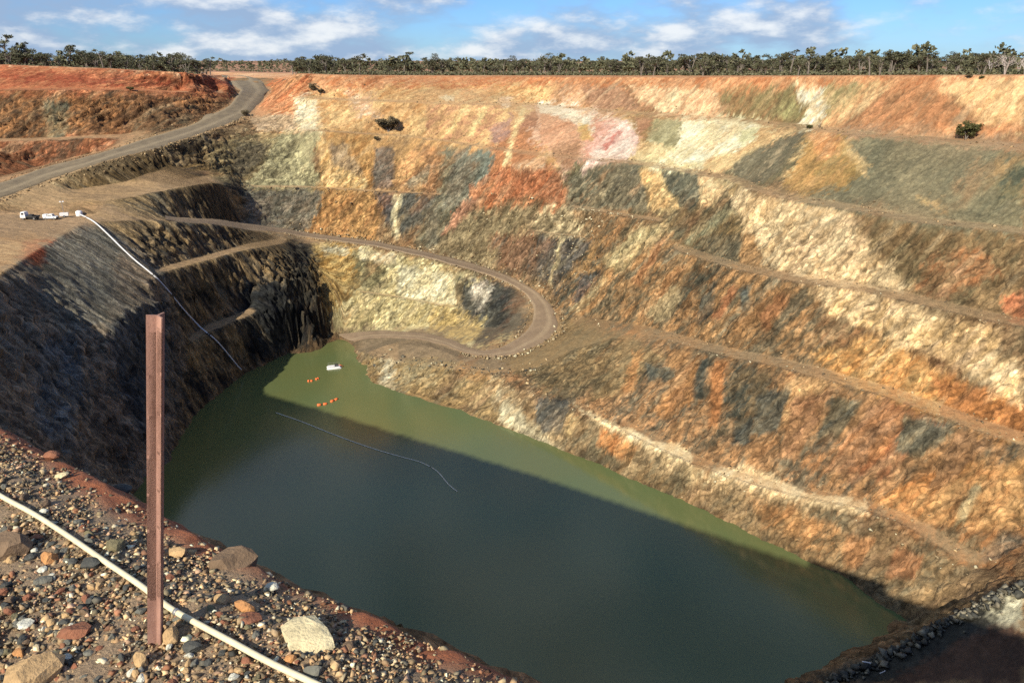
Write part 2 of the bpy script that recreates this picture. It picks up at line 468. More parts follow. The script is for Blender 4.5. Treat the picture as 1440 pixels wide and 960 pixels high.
# gullies run straight down the face
gl = np.abs(fbm(XG / 5 + 2, YG / 5, ZG / 40, 3, .55)); gully = -smoothstep(.10, 0, gl)
plateau = smoothstep(78, 82, ZG)
soft = smoothstep(66, 74, ZG) * (1 - left)                  # the weathered top is smoother than the fresh rock
rough_ = 1 - .55 * soft
disp = steep * fade * (1 - .45 * left) * rough_ * ((1.1 - .4 * left) * big + 0.9 * med + 0.45 * strat + (.35 + .55 * amt) * blk1 + .38 * blk2 + .55 * amt * ledge + .5 * gully)
disp += (1 - steep) * (0.32 * med) * (1 - .6 * plateau)
leftrock = left * smoothstep(60, 52, ZG)
ridged = 1 - 2.6 * np.abs(rib)
disp += leftrock * fade * smoothstep(.7, 1.4, SLOPE) * (0.5 * (ridged - .5) - 0.1 * med + 1.0 * blk1 + .7 * blk2)
u0, v0, d0 = to_photo(XG, YG, ZG)
upl = smoothstep(330, 300, u0) * smoothstep(250, 235, v0) * (XG < -90)     # jointed upper-left batters
disp += upl * steep * fade * (1.1 * (ridged - .5) + 1.0 * blk1 + .6 * blk2)
# keep the lines of shore and road edges tidy near roads
PX = XG + n_[..., 0] * disp; PY = YG + n_[..., 1] * disp; PZ = ZG + n_[..., 2] * disp

def ground_z(x, y):
    fx = (np.asarray(x, float) - GX0) / GS; fy = (np.asarray(y, float) - GY0) / GS
    ix = np.clip(fx.astype(int), 0, NX - 2); iy = np.clip(fy.astype(int), 0, NY - 2)
    a = np.clip(fx - ix, 0, 1); b = np.clip(fy - iy, 0, 1)
    return (PZ[iy, ix] * (1 - a) * (1 - b) + PZ[iy, ix + 1] * a * (1 - b) + PZ[iy + 1, ix] * (1 - a) * b + PZ[iy + 1, ix + 1] * a * b)
def sight(u, v):
    """where the sight line through photo position (u, v) meets the ground"""
    yc = (480.0 - v) / FPX
    d = np.array([(u - 720.0) / FPX, CP + yc * SP, yc * CP - SP])
    t = np.arange(20, 520, 0.25)
    x, y, z = d[0] * t, d[1] * t, CAMZ + d[2] * t
    ok = (x > GX0) & (x < GX1) & (y > GY0) & (y < GY1)
    g = ground_z(x, y)
    hit = np.where(ok & ((z <= g) | (z <= 0)) & (t > 40))[0]
    i = hit[0] if len(hit) else -1
    return np.array([x[i], y[i], max(g[i], 0.0)])
# ------------------------------------------------------------------ rock colours (the geology mapped on the walls)
KEXP = np.array([1.43, 1.29, 1.25])      # sunlight on a wall seen at this exposure, per channel
def alb(c):
    l = lin(c); return (l * .9 + .10 * (l @ (.3, .55, .15))) / KEXP
NV = NX * NY
cA = np.tile(alb((172, 128, 82)), (NV, 1)); cB = np.tile(alb((128, 102, 68)), (NV, 1))
U, V, DEP = to_photo(PX.ravel(), PY.ravel(), PZ.ravel())
zr, sr = PZ.ravel(), steep.ravel()
xr, yr = PX.ravel(), PY.ravel()
# ragged region edges: large wobble, and feathering drawn out along the bedding
UW = VW = None
BL = [(blk1.ravel(), (blk1.ravel() * 7.31) % 1 - .5, blk2.ravel()), ((blk1.ravel() * 3.77) % 1 - .5, (blk1.ravel() * 11.9) % 1 - .5, (blk2.ravel() * 5.3) % 1 - .5)]
def set_wobble(k, amp=1.0):
    global UW, VW
    w1 = 11.0 * amp * fbm(XG / 9 + 13 * k, YG / 9 + 5 * k, ZG / 6, 4, .6).ravel()
    w2 = 11.0 * amp * fbm(XG / 9 + 71 * k + 3, YG / 9, ZG / 6 + 9 * k, 4, .6).ravel()
    st = 16.0 * amp * fbm(Q / 1.3 + 23 * k, R_ / 22, S_ / 25, 3, .65).ravel() * np.clip(steep.ravel(), .15, 1)
    lf = left.ravel()
    b1, b2, b3 = BL[k % len(BL)]
    UW = U + w1 + amp * (13 * b1 + 7 * b3) + st * (.42 * (1 - lf) - .1 * lf); VW = V + .8 * w2 + amp * (13 * b2 + 7 * b3) - st * (.75 * (1 - lf) + .9 * lf)

def region(poly, a, b):
    poly = np.array(poly, float)
    x0, y0 = poly.min(0); x1, y1 = poly.max(0)
    idx = np.where((UW > x0) & (UW < x1) & (VW > y0) & (VW < y1) & (DEP > 30))[0]
    if not len(idx): return
    px, py = UW[idx], VW[idx]
    ins = np.zeros(len(idx), bool)
    for i in range(len(poly)):
        ax, ay = poly[i]; bx, by = poly[i - 1]
        if ay == by: continue
        ins ^= ((ay > py) != (by > py)) & (px < (bx - ax) * (py - ay) / (by - ay) + ax)
    k = idx[ins]
    cA[k] = alb(a); cB[k] = alb(b)

# plateau
pl = zr > 82.2
cA[pl] = alb((246, 190, 136)); cB[pl] = alb((234, 164, 106))
REG = [
 # far wall, top
 ([(355,165),(385,118),(440,100),(800,103),(1100,103),(1440,100),(1440,128),(1100,128),(960,140),(800,130),(600,135),(440,155)], (204,122,66), (222,156,100)),
 ([(360,165),(440,128),(600,122),(780,120),(900,128),(905,215),(800,240),(640,215),(480,195),(360,190)], (214,150,84), (232,184,116)),
 ([(355,170),(360,140),(390,112),(440,105),(420,160)], (204,106,52), (220,140,80)),
 ([(412,135),(446,138),(448,188),(415,184)], (240,212,165), (225,180,125)),
 ([(300,200),(360,188),(456,185),(440,222),(452,265),(340,262)], (186,160,104), (160,142,98)),
 ([(290,200),(385,195),(350,262),(300,262)], (150,128,86), (170,140,88)),
 ([(330,263),(454,265),(442,300),(426,332),(340,322)], (128,116,88), (152,134,96)),
 ([(462,180),(532,186),(540,272),(520,340),(424,332),(438,290),(452,235)], (206,154,86), (182,126,64)),
 ([(530,190),(620,198),(600,280),(530,272)], (216,160,92), (170,128,82)),
 ([(490,125),(520,135),(535,165),(500,160)], (235,195,150), (215,160,110)),
 ([(525,272),(560,274),(555,330),(545,310)], (104,94,84), (90,84,76)),
 ([(566,275),(620,276),(585,325),(560,330)], (112,104,86), (96,90,76)),
 ([(556,276),(568,276),(560,330),(548,330)], (225,195,140), (200,160,105)),
 ([(622,205),(700,213),(650,285),(620,350),(585,345),(612,275)], (124,116,90), (140,120,86)),
 ([(636,208),(700,214),(690,240),(650,285),(640,262)], (128,126,104), (112,108,86)),
 ([(590,205),(622,205),(615,270),(596,268)], (205,140,80), (180,130,84)),
 ([(640,130),(760,140),(745,210),(690,205),(640,195)], (216,150,88), (235,190,125)),
 ([(690,200),(760,150),(755,235),(715,240),(680,280)], (205,130,76), (180,120,76)),
 ([(745,150),(850,152),(905,190),(870,235),(800,255),(770,215),(745,190)], (226,164,126), (236,188,148)),
 ([(752,143),(800,148),(900,175),(890,192),(820,172),(760,160)], (246,224,188), (232,184,140)),
 ([(775,120),(830,120),(815,150),(775,146)], (226,170,120), (200,140,90)),
 ([(815,118),(900,122),(925,160),(850,158),(822,148)], (166,114,72), (180,128,84)),
 ([(905,122),(1010,128),(1020,166),(940,164),(895,140)], (240,200,140), (214,148,98)),
 ([(835,165),(870,170),(860,215),(812,250),(815,225)], (238,176,150), (222,150,116)),
 ([(880,162),(960,166),(955,200),(915,215),(900,190)], (168,124,78), (150,124,74)),
 ([(640,300),(660,255),(700,238),(745,230),(792,245),(796,285),(760,300),(700,290)], (194,116,70), (206,144,96)),
 ([(630,345),(660,285),(700,262),(705,290),(670,320)], (205,120,66), (190,130,84)),
 ([(700,270),(770,272),(765,300),(705,305)], (150,112,74), (205,120,66)),
 # middle rubble and blue-grey rock
 ([(600,350),(650,300),(720,288),(800,295),(835,340),(800,400),(720,385),(640,370)], (136,112,76), (164,140,98)),
 ([(745,300),(800,292),(830,335),(750,328)], (150,126,88), (200,172,124)),
 ([(742,335),(800,338),(832,345),(820,395),(800,430),(770,400),(735,385)], (86,80,70), (120,98,76)),
 ([(690,330),(760,330),(735,390),(700,380)], (158,108,70), (110,94,74)),
 ([(800,225),(850,228),(905,231),(918,298),(860,292),(795,285)], (112,104,76), (140,122,84)),
 ([(905,232),(945,240),(985,300),(945,312),(920,298)], (212,172,106), (228,194,132)),
 ([(928,238),(985,245),(985,285),(965,298),(945,275)], (106,100,76), (124,112,80)),
 ([(980,250),(1030,255),(1050,272),(1010,300),(975,312)], (220,190,130), (196,156,98)),
 ([(900,210),(960,166),(1040,168),(1090,178),(1030,235),(960,243),(900,228)], (236,206,140), (250,232,178)),
 ([(1060,180),(1110,180),(1030,230),(1010,232)], (196,150,92), (226,180,116)),
 ([(1020,250),(1030,225),(1120,183),(1145,185),(1095,250),(1060,264)], (106,96,66), (128,112,76)),
 ([(1095,255),(1140,188),(1150,186),(1105,258)], (230,196,130), (210,160,96)),
 ([(1100,258),(1145,186),(1190,190),(1220,238),(1185,265),(1120,278)], (206,150,80), (166,126,66)),
 ([(1150,225),(1195,196),(1220,240),(1185,266),(1150,268)], (160,124,64), (186,134,70)),
 ([(1140,184),(1180,188),(1180,215),(1150,222)], (212,140,76), (220,160,100)),
 ([(1190,190),(1320,200),(1440,210),(1440,330),(1280,316),(1180,296),(1110,280),(1190,262),(1218,240)], (122,112,82), (142,126,90)),
 ([(1192,192),(1200,205),(1222,238),(1216,250),(1190,210)], (210,170,108), (190,150,96)),
 ([(1290,275),(1330,285),(1325,296),(1300,290)], (220,180,110), (190,150,96)),
 ([(1400,215),(1440,218),(1440,290),(1395,270)], (98,96,72), (150,128,84)),
 ([(1015,125),(1120,122),(1135,150),(1128,178),(1030,168)], (162,118,72), (144,122,76)),
 ([(1095,128),(1135,145),(1130,172),(1095,165)], (168,152,94), (140,120,74)),
 ([(1118,122),(1160,120),(1158,150),(1145,183),(1125,180),(1135,148)], (246,230,196), (236,206,150)),
 ([(1158,120),(1230,116),(1200,150),(1150,182),(1158,150)], (164,142,88), (196,166,110)),
 ([(1230,112),(1250,116),(1165,186),(1145,184)], (228,180,116), (200,140,86)),
 ([(1240,118),(1320,125),(1385,170),(1340,190),(1160,186)], (176,122,76), (196,130,80)),
 ([(1320,110),(1440,108),(1440,205),(1390,195),(1360,150)], (230,168,104), (242,196,132)),
 ([(1180,180),(1300,172),(1440,190),(1440,212),(1290,198),(1200,190)], (170,132,96), (188,134,88)),
 # right wall, bench B to C
 ([(985,270),(1040,268),(1030,330),(1085,376),(1000,365),(955,352),(925,312)], (150,118,74), (104,92,66)),
 ([(1010,300),(1040,300),(1080,370),(1030,360),(1000,335)], (108,96,66), (160,124,74)),
 ([(1028,268),(1100,281),(1205,300),(1214,345),(1255,372),(1278,408),(1180,402),(1085,378),(1040,312)], (232,184,122), (242,204,148)),
 ([(1200,298),(1290,314),(1440,330),(1440,462),(1340,440),(1278,410),(1255,370),(1216,345)], (146,112,70), (120,100,66)),
 ([(1300,365),(1380,345),(1400,385),(1330,420),(1290,405)], (176,112,62), (140,106,68)),
 ([(1405,420),(1440,410),(1440,455),(1420,450)], (205,120,70), (190,110,64)),
 # C to D
 ([(800,345),(860,300),(930,312),(960,356),(1120,398),(1145,404),(1240,475),(1180,545),(1000,500),(860,458),(800,440)], (126,106,76), (184,132,78)),
 ([(850,360),(905,318),(945,315),(880,378),(855,380)], (196,162,104), (214,180,124)),
 ([(780,420),(840,330),(860,330),(850,390),(800,455)], (96,90,72), (180,132,76)),
 ([(940,385),(1010,375),(1000,430),(950,450)], (94,86,66), (150,106,62)),
 ([(1138,404),(1200,411),(1310,440),(1412,466),(1395,490),(1440,520),(1440,575),(1340,515),(1240,470),(1168,442)], (230,180,114), (242,202,146)),
 ([(1160,440),(1240,470),(1345,515),(1320,530),(1240,500),(1140,490)], (150,104,62), (120,96,64)),
 ([(1140,495),(1250,475),(1300,510),(1440,580),(1440,628),(1290,575),(1180,535)], (216,164,96), (222,150,72)),
 ([(1300,520),(1440,570),(1440,625),(1330,585)], (208,130,60), (190,120,62)),
 # D to E
 ([(700,530),(860,458),(1013,500),(1160,536),(1300,576),(1440,628),(1440,760),(1270,735),(1110,698),(975,656),(860,600)], (126,106,78), (186,132,80)),
 ([(700,510),(800,450),(880,470),(940,500),(860,560),(760,545)], (134,112,76), (158,124,78)),
 ([(940,490),(1000,500),(985,560),(930,590)], (176,120,66), (200,140,80)),
 ([(1110,520),(1170,540),(1130,610),(1060,600)], (206,138,78), (226,172,108)),
 ([(1030,510),(1085,520),(1070,580),(1040,610),(1015,570)], (84,82,68), (130,104,70)),
 ([(1250,560),(1330,590),(1240,680),(1180,660)], (200,120,66), (168,116,72)),
 ([(1225,700),(1300,665),(1440,640),(1440,745),(1340,735),(1262,728)], (224,160,88), (210,132,62)),
 ([(845,588),(905,616),(975,652),(1031,668),(1090,686),(1150,702),(1145,716),(1030,694),(968,680),(895,640),(850,606)], (246,206,150), (226,180,120)),
 # E to shore
 ([(690,530),(720,545),(860,604),(975,665),(1110,705),(1200,716),(1350,790),(1400,806),(1390,900),(1300,900),(1180,812),(900,685),(700,605),(515,535),(515,510),(600,510)], (176,136,88), (134,114,82)),
 ([(1050,700),(1120,712),(1200,760),(1160,790),(1080,745)], (150,118,78), (196,136,78)),
 ([(1260,740),(1350,790),(1420,806),(1440,780),(1440,745),(1340,730)], (196,128,70), (150,120,82)),
 ([(686,530),(706,535),(735,590),(790,625),(770,632),(700,598)], (230,200,150), (206,168,112)),
 # far lower wall
 ([(432,338),(520,346),(600,365),(700,396),(735,410),(748,432),(727,474),(660,490),(600,468),(466,468),(440,420)], (208,178,112), (226,204,146)),
 ([(432,338),(500,345),(500,410),(468,440),(440,420)], (192,140,62), (206,168,96)),
 ([(497,360),(545,366),(535,402),(500,405)], (122,112,76), (150,132,86)),
 ([(480,430),(540,425),(530,465),(470,465)], (166,146,96), (196,170,112)),
 ([(645,388),(700,396),(735,410),(748,432),(730,470),(665,488),(680,450),(640,435)], (92,86,72), (64,62,56)),
 ([(610,430),(665,440),(680,470),(655,480),(605,465)], (206,168,96), (128,110,80)),
 ([(660,398),(690,398),(682,430),(670,432)], (215,195,165), (150,130,105)),
 # peninsula and bottom road
 ([(470,462),(600,462),(660,485),(720,500),(700,525),(600,512),(500,505),(490,475)], (158,130,96), (140,116,86)),
 ([(512,500),(600,505),(690,524),(700,600),(600,565),(515,532)], (190,150,92), (150,130,92)),
 ([(535,502),(556,505),(552,545),(538,545)], (236,214,170), (220,190,140)),
 ([(640,510),(700,525),(690,540),(650,530)], (206,150,86), (180,140,90)),
 # left side
 ([(-80,85),(150,92),(330,110),(330,136),(0,130),(-80,130)], (192,104,58), (206,128,76)),
 ([(-80,100),(330,114),(320,124),(-80,112)], (160,72,38), (182,88,48)),
 ([(-80,127),(335,134),(270,175),(200,193),(-80,202)], (196,130,72), (108,80,54)),
 ([(65,140),(95,142),(92,196),(68,198)], (126,116,88), (150,120,80)),
 ([(170,150),(280,145),(270,175),(200,190),(178,185)], (150,104,64), (100,84,60)),
 ([(-80,199),(200,191),(130,220),(0,258),(-80,270)], (190,114,68), (118,84,58)),
 ([(-80,270),(0,262),(130,226),(280,182),(300,200),(230,232),(160,280),(80,290),(-80,300)], (176,140,92), (150,126,88)),
 ([(80,290),(130,248),(280,195),(300,250),(230,270),(160,284)], (158,122,70), (72,62,48)),
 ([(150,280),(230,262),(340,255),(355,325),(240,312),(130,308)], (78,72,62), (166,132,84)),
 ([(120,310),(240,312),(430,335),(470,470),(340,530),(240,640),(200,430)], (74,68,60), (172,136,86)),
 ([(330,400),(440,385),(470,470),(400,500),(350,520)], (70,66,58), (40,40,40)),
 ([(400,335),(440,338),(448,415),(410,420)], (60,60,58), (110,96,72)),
 ([(-60,370),(60,330),(125,308),(230,372),(260,480),(240,690),(-60,690)], (146,130,106), (170,140,106)),
 ([(-60,300),(130,300),(125,312),(85,325),(-60,345)], (150,118,88), (136,108,82)),
 ([(-60,345),(40,328),(60,332),(0,385),(-60,400)], (214,168,108), (196,140,84)),
 ([(35,340),(75,332),(72,362),(45,370),(28,360)], (204,98,48), (190,84,44)),
 ([(60,345),(125,318),(170,340),(150,450),(90,480),(60,420)], (140,130,110), (160,142,114)),
 # lower right bench
 ([(1100,960),(1230,928),(1320,880),(1400,838),(1440,812),(1440,960)], (84,78,66), (60,56,50)),
 ([(1250,960),(1340,905),(1440,870),(1440,960)], (112,80,60), (96,72,56)),
 ([(1385,862),(1440,814),(1440,885),(1400,870)], (206,190,152), (180,160,124)),
]
REG2 = [
 # far wall, left half
 ([(330,200),(385,202),(345,250),(330,250)], (140,120,86), (116,102,76)),
 ([(399,187),(456,187),(438,222),(452,258),(424,262),(347,262),(372,224)], (198,180,126), (180,162,114)),
 ([(413,140),(445,139),(447,185),(422,182)], (244,222,178), (236,202,146)),
 ([(350,165),(410,160),(420,185),(360,182)], (214,170,122), (226,188,142)),
 ([(446,200),(466,196),(518,258),(509,268),(456,262)], (220,162,88), (236,194,126)),
 ([(465,203),(486,203),(511,241),(503,249),(467,228)], (172,138,100), (190,152,104)),
 ([(526,212),(551,208),(555,262),(524,266)], (158,124,96), (130,114,94)),
 ([(557,220),(590,212),(600,230),(572,253),(557,262)], (230,174,104), (220,152,90)),
 ([(572,253),(607,230),(601,258),(576,266)], (140,128,102), (158,136,102)),
 ([(347,266),(454,268),(446,298),(426,332),(340,322)], (130,120,98), (152,130,102)),
 ([(456,268),(526,268),(534,295),(530,340),(426,335),(446,298)], (204,150,84), (182,124,66)),
 ([(528,270),(557,272),(561,295),(552,330)], (104,96,88), (90,84,78)),
 ([(557,272),(568,274),(565,295),(556,332),(549,332)], (238,218,168), (224,196,140)),
 ([(569,274),(617,276),(600,295),(585,320),(562,328)], (112,106,90), (98,92,80)),
 ([(357,150),(372,134),(413,139),(413,155),(357,160)], (222,124,64), (228,152,94)),
 # far wall, middle
 ([(600,147),(725,147),(700,203),(640,200),(600,195)], (226,172,106), (204,142,96)),
 ([(681,148),(690,148),(665,191),(655,191)], (246,210,136), (240,196,120)), ([(712,150),(721,152),(685,203),(674,205)], (240,190,120), (232,176,106)),
 ([(650,148),(660,148),(636,188),(628,188)], (244,204,130), (232,180,110)), ([(733,150),(742,152),(727,183),(714,232),(706,232),(721,185)], (248,218,150), (240,196,126)),
 ([(690,180),(722,160),(716,190),(690,204)], (184,136,112), (200,140,100)),
 ([(620,134),(638,133),(638,141),(624,142)], (248,226,180), (240,206,150)), ([(700,138),(722,136),(718,150),(705,150)], (244,206,160), (236,184,130)),
 ([(735,165),(755,152),(757,177),(728,184)], (164,106,76), (184,120,84)),
 ([(755,143),(794,148),(821,163),(837,185),(827,191),(800,168),(758,157)], (250,234,200), (246,220,180)),
 ([(758,157),(808,174),(819,199),(794,212),(767,212),(758,189)], (230,168,122), (220,152,108)),
 ([(810,168),(830,180),(832,196),(818,196)], (232,186,104), (222,170,96)),
 ([(819,237),(850,193),(877,166),(900,195),(889,224),(846,226),(812,251)], (240,190,164), (250,222,194)),
 ([(845,205),(872,182),(875,186),(850,212)], (214,130,110), (206,120,100)),
 ([(771,207),(819,199),(808,241),(781,228)], (194,138,96), (174,128,92)),
 ([(694,249),(725,237),(767,241),(792,253),(792,278),(746,274),(708,278),(662,274)], (200,116,66), (182,120,78)),
 ([(717,235),(746,224),(767,220),(765,239),(737,237)], (240,194,146), (228,170,116)),
 ([(650,285),(694,250),(700,262),(668,290)], (222,150,96), (206,128,76)),
 ([(640,212),(669,214),(660,282),(623,295),(631,253)], (134,126,102), (148,130,102)),
 ([(672,214),(699,215),(687,245),(669,260)], (130,130,110), (116,114,94)),
 ([(815,122),(871,120),(898,147),(898,155),(835,151)], (168,118,82), (188,138,98)),
 ([(800,253),(844,228),(898,230),(900,295),(794,295)], (120,110,84), (146,126,92)),
 # top of the right wall
 ([(879,120),(1010,126),(1016,153),(1006,164),(960,162),(922,155)], (246,208,150), (222,164,112)),
 ([(920,168),(960,168),(952,207),(935,207),(910,195)], (160,144,96), (178,162,114)),
 ([(891,166),(918,166),(902,193)], (178,122,82), (196,140,96)),
 ([(960,168),(989,168),(993,174),(1068,176),(1060,199),(1027,212),(993,224),(956,232),(939,220),(952,212)], (252,238,194), (238,210,152)),
 ([(902,199),(931,203),(939,220),(893,228),(885,224)], (242,208,144), (228,184,120)),
 ([(1039,182),(1066,178),(1060,197),(1039,203)], (206,192,134), (220,206,150)),
 ([(993,224),(1043,212),(1116,179),(1122,183),(1048,219),(1018,242),(985,242)], (234,194,128), (208,154,96)),
 ([(1027,237),(1052,220),(1122,185),(1135,185),(1093,241),(1060,260),(1031,247)], (110,100,74), (130,114,84)),
 ([(1062,248),(1068,250),(1112,200),(1106,198)], (176,150,110), (150,128,92)),
 ([(860,232),(893,232),(906,262),(914,295),(860,295)], (116,106,82), (140,122,90)),
 ([(900,237),(925,239),(935,268),(960,293),(918,297),(906,262)], (236,194,126), (214,162,96)),
 ([(929,241),(983,245),(983,278),(972,295),(964,291),(939,268)], (108,102,80), (124,112,84)),
 ([(983,247),(1002,247),(1006,262),(1031,257),(1006,287),(983,297)], (226,192,134), (206,158,104)),
 ([(1160,175),(1250,115),(1262,116),(1172,186),(1150,186)], (232,186,124), (210,150,94)),
 ([(1300,170),(1360,178),(1440,172),(1440,186),(1340,190)], (222,150,92), (206,134,80)),
 # middle of the wall, blue-grey beds and veins
 ([(600,297),(617,282),(619,343),(600,353)], (136,124,98), (150,130,98)),
 ([(650,282),(683,274),(637,324),(621,330)], (202,138,98), (184,130,94)),
 ([(717,330),(746,339),(735,387),(712,374)], (166,118,84), (122,104,80)),
 ([(754,328),(835,339),(819,360),(773,401),(758,391),(762,353)], (94,86,76), (118,102,84)),
 ([(785,333),(795,333),(786,368),(775,400),(769,402),(782,366)], (210,188,138), (190,160,110)),
 ([(817,385),(846,382),(835,399),(812,428),(802,424)], (84,82,76), (98,92,82)),
 ([(850,387),(857,393),(829,424),(814,438),(802,436),(824,414)], (208,180,128), (190,150,98)),
 ([(925,314),(932,322),(900,343),(873,358),(868,378),(853,376),(861,353),(898,324)], (214,186,130), (196,166,110)),
 ([(955,340),(1020,290),(1035,300),(970,345)], (136,128,94), (172,150,104)),
 ([(989,334),(1048,328),(1043,374),(1006,370),(987,343)], (116,104,78), (140,116,80)),
 ([(1043,324),(1060,330),(1077,378),(1039,372)], (192,144,90), (170,124,74)),
 ([(889,397),(930,332),(937,335),(899,402)], (198,134,82), (180,120,70)), ([(895,445),(957,370),(964,376),(905,447)], (202,154,98), (190,130,76)),
 ([(905,440),(950,400),(960,420),(930,455)], (164,138,96), (186,156,108)),
 ([(985,420),(1010,395),(1000,440),(980,460)], (90,86,72), (106,94,74)), ([(1040,410),(1055,400),(1055,440),(1042,440)], (92,92,82), (104,98,80)),
 ([(1000,440),(1030,405),(1038,410),(1012,450)], (196,124,72), (180,116,70)), ([(1065,440),(1095,410),(1110,420),(1075,470)], (192,126,72), (170,112,66)),
 # lower right wall: orange beds between grey ones
 ([(700,542),(710,563),(734,583),(738,595),(762,610),(794,637),(715,602),(700,592)], (236,212,164), (222,190,138)),
 ([(755,557),(800,560),(795,605),(762,610),(750,590)], (102,96,84), (126,108,86)),
 ([(800,575),(815,585),(800,615),(792,605)], (206,170,112), (180,136,84)), ([(845,600),(895,625),(885,655),(840,625)], (190,140,84), (206,130,66)),
 ([(803,565),(842,584),(870,597),(900,608),(920,622),(960,627),(977,640),(970,650),(995,662),(1060,655),(1060,684),(995,674),(970,664),(945,644),(915,632),(873,613),(838,592)], (248,216,162), (236,194,134)),
 ([(1040,654),(1077,662),(1108,682),(1136,693),(1215,702),(1226,722),(1136,708),(1096,697),(1040,680)], (246,210,154), (230,186,128)),
 ([(890,495),(905,490),(890,550),(875,548)], (204,148,84), (190,128,70)), ([(905,510),(950,520),(940,535),(910,530)], (96,96,84), (120,108,84)),
 ([(950,515),(975,510),(960,560),(940,580)], (198,134,76), (180,130,80)), ([(985,505),(1000,505),(990,560),(975,560)], (90,88,74), (120,104,78)),
 ([(1005,505),(1022,508),(1010,600),(995,600)], (204,132,70), (188,120,64)), ([(1030,600),(1060,590),(1055,625),(1030,625)], (90,88,78), (110,100,80)),
 ([(1116,560),(1172,545),(1119,650),(1096,642)], (214,152,94), (178,124,80)), ([(1068,550),(1112,545),(1091,610),(1057,610)], (98,94,80), (120,106,82)),
 ([(1220,572),(1279,580),(1237,642),(1172,664),(1161,661)], (204,134,76), (174,124,82)), ([(1172,555),(1215,565),(1165,640),(1140,640)], (106,100,82), (132,112,80)),
 ([(1274,582),(1350,602),(1293,645),(1254,633)], (114,104,82), (142,118,82)), ([(1350,605),(1395,620),(1340,675),(1300,690)], (196,136,82), (172,124,80)),
 ([(1231,704),(1308,695),(1324,678),(1381,675),(1440,668),(1440,740),(1389,746),(1339,740),(1260,726)], (228,168,100), (214,144,78)),
 ([(1368,678),(1381,682),(1352,737),(1338,737)], (240,208,150), (228,186,124)),
 ([(1405,750),(1425,745),(1440,760),(1400,790),(1375,785)], (122,112,92), (150,128,98)), ([(1190,750),(1230,760),(1210,800),(1180,795)], (206,140,82), (184,132,84)),
 ([(1255,765),(1300,780),(1285,815),(1245,810)], (196,128,76), (170,122,80)), ([(1105,715),(1130,720),(1125,755),(1105,750)], (206,146,84), (186,128,74)),
 # far lower wall details
 ([(560,372),(640,385),(645,430),(560,418)], (238,220,172), (222,196,140)), ([(640,395),(652,398),(648,432),(640,430)], (150,124,84), (120,104,76)),
 ([(450,345),(490,348),(490,360),(455,358)], (226,206,160), (206,176,122)), ([(505,350),(560,358),(555,372),(505,365)], (240,222,176), (226,200,146)),
 ([(690,400),(694,402),(678,432),(673,430)], (214,196,166), (200,180,150)),
 # shaded left wall
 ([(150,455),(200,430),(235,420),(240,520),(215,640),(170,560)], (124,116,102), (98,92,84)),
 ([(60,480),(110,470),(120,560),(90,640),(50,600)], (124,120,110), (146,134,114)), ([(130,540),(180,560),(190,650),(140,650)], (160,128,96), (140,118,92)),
]
baseA, baseB = cA, cB
accA, accB = np.zeros_like(cA), np.zeros_like(cB)
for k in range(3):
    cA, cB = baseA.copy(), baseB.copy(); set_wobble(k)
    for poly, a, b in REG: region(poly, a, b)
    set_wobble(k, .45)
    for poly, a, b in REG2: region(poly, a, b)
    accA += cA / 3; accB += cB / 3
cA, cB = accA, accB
# bench floors carry dust and fallen rock of a duller colour
flat = (1 - smoothstep(0.30, 0.62, SLOPE)).ravel() * (zr < 79) * (zr > 3) * ~((U > 1120) & (V > 790))
dust = np.where((U > 330)[:, None], alb((204, 160, 110)), alb((208, 162, 112)))
f = (flat * np.where((zr > 5.5) & (zr < 13) & (U > 770) & (U < 1235) & (V > 540), .15, np.where(U > 560, .46, .62)) * (1 - .65 * np.clip((zr - 1) / 3, 0, 1) * ((U > 560) & (V > 440) & (V < 640) & (U < 900))))[:, None]
cA = cA * (1 - f) + dust * f; cB = cB * (1 - f) + dust * 0.8 * f
# wet, mineral-stained line just above the water
wet = smoothstep(1.6, 0.3, zr)[:, None] * 0.35
cA = cA * (1 - wet) + alb((120, 84, 40)) * wet; cB *= (1 - wet * .5)
# scree and iron bleeding at large scale
tint = fbm(XG / 14 + 5, YG / 14, ZG / 8, 5, .65).ravel()
tint = 0.30 * tint + .30 * blk1.ravel() * steep.ravel() + .26 * blk2.ravel() * steep.ravel()
tint = tint * (1 - .6 * flat)
cA *= (1 + tint)[:, None]; cB *= (1 + tint)[:, None]
drip = fbm(Q / 3.2 + 11, R_ / 30, S_ / 30, 4, .62).ravel()
pale_s = (smoothstep(.18, .45, drip) * .42 * steep.ravel())[:, None]; dark_s = (smoothstep(-.16, -.42, drip) * .5 * steep.ravel())[:, None]
cA = cA * (1 - pale_s) + (cA * .4 + alb((236, 206, 156)) * .6) * pale_s; cB = cB * (1 - pale_s) + (cB * .5 + alb((226, 176, 112)) * .5) * pale_s
cA = cA * (1 - dark_s) + (cA * .45 + alb((104, 92, 70)) * .55) * dark_s; cB = cB * (1 - dark_s) + (cB * .5 + alb((120, 98, 70)) * .5) * dark_s
iron = smoothstep(0.10, 0.35, fbm(Q / 9 + 40, R_ / 26, S_ / 30, 4, .6).ravel())[:, None] * 0.22 * (1 - left.ravel()[:, None])
cB = cB * (1 - iron) + alb((196, 116, 56)) * iron

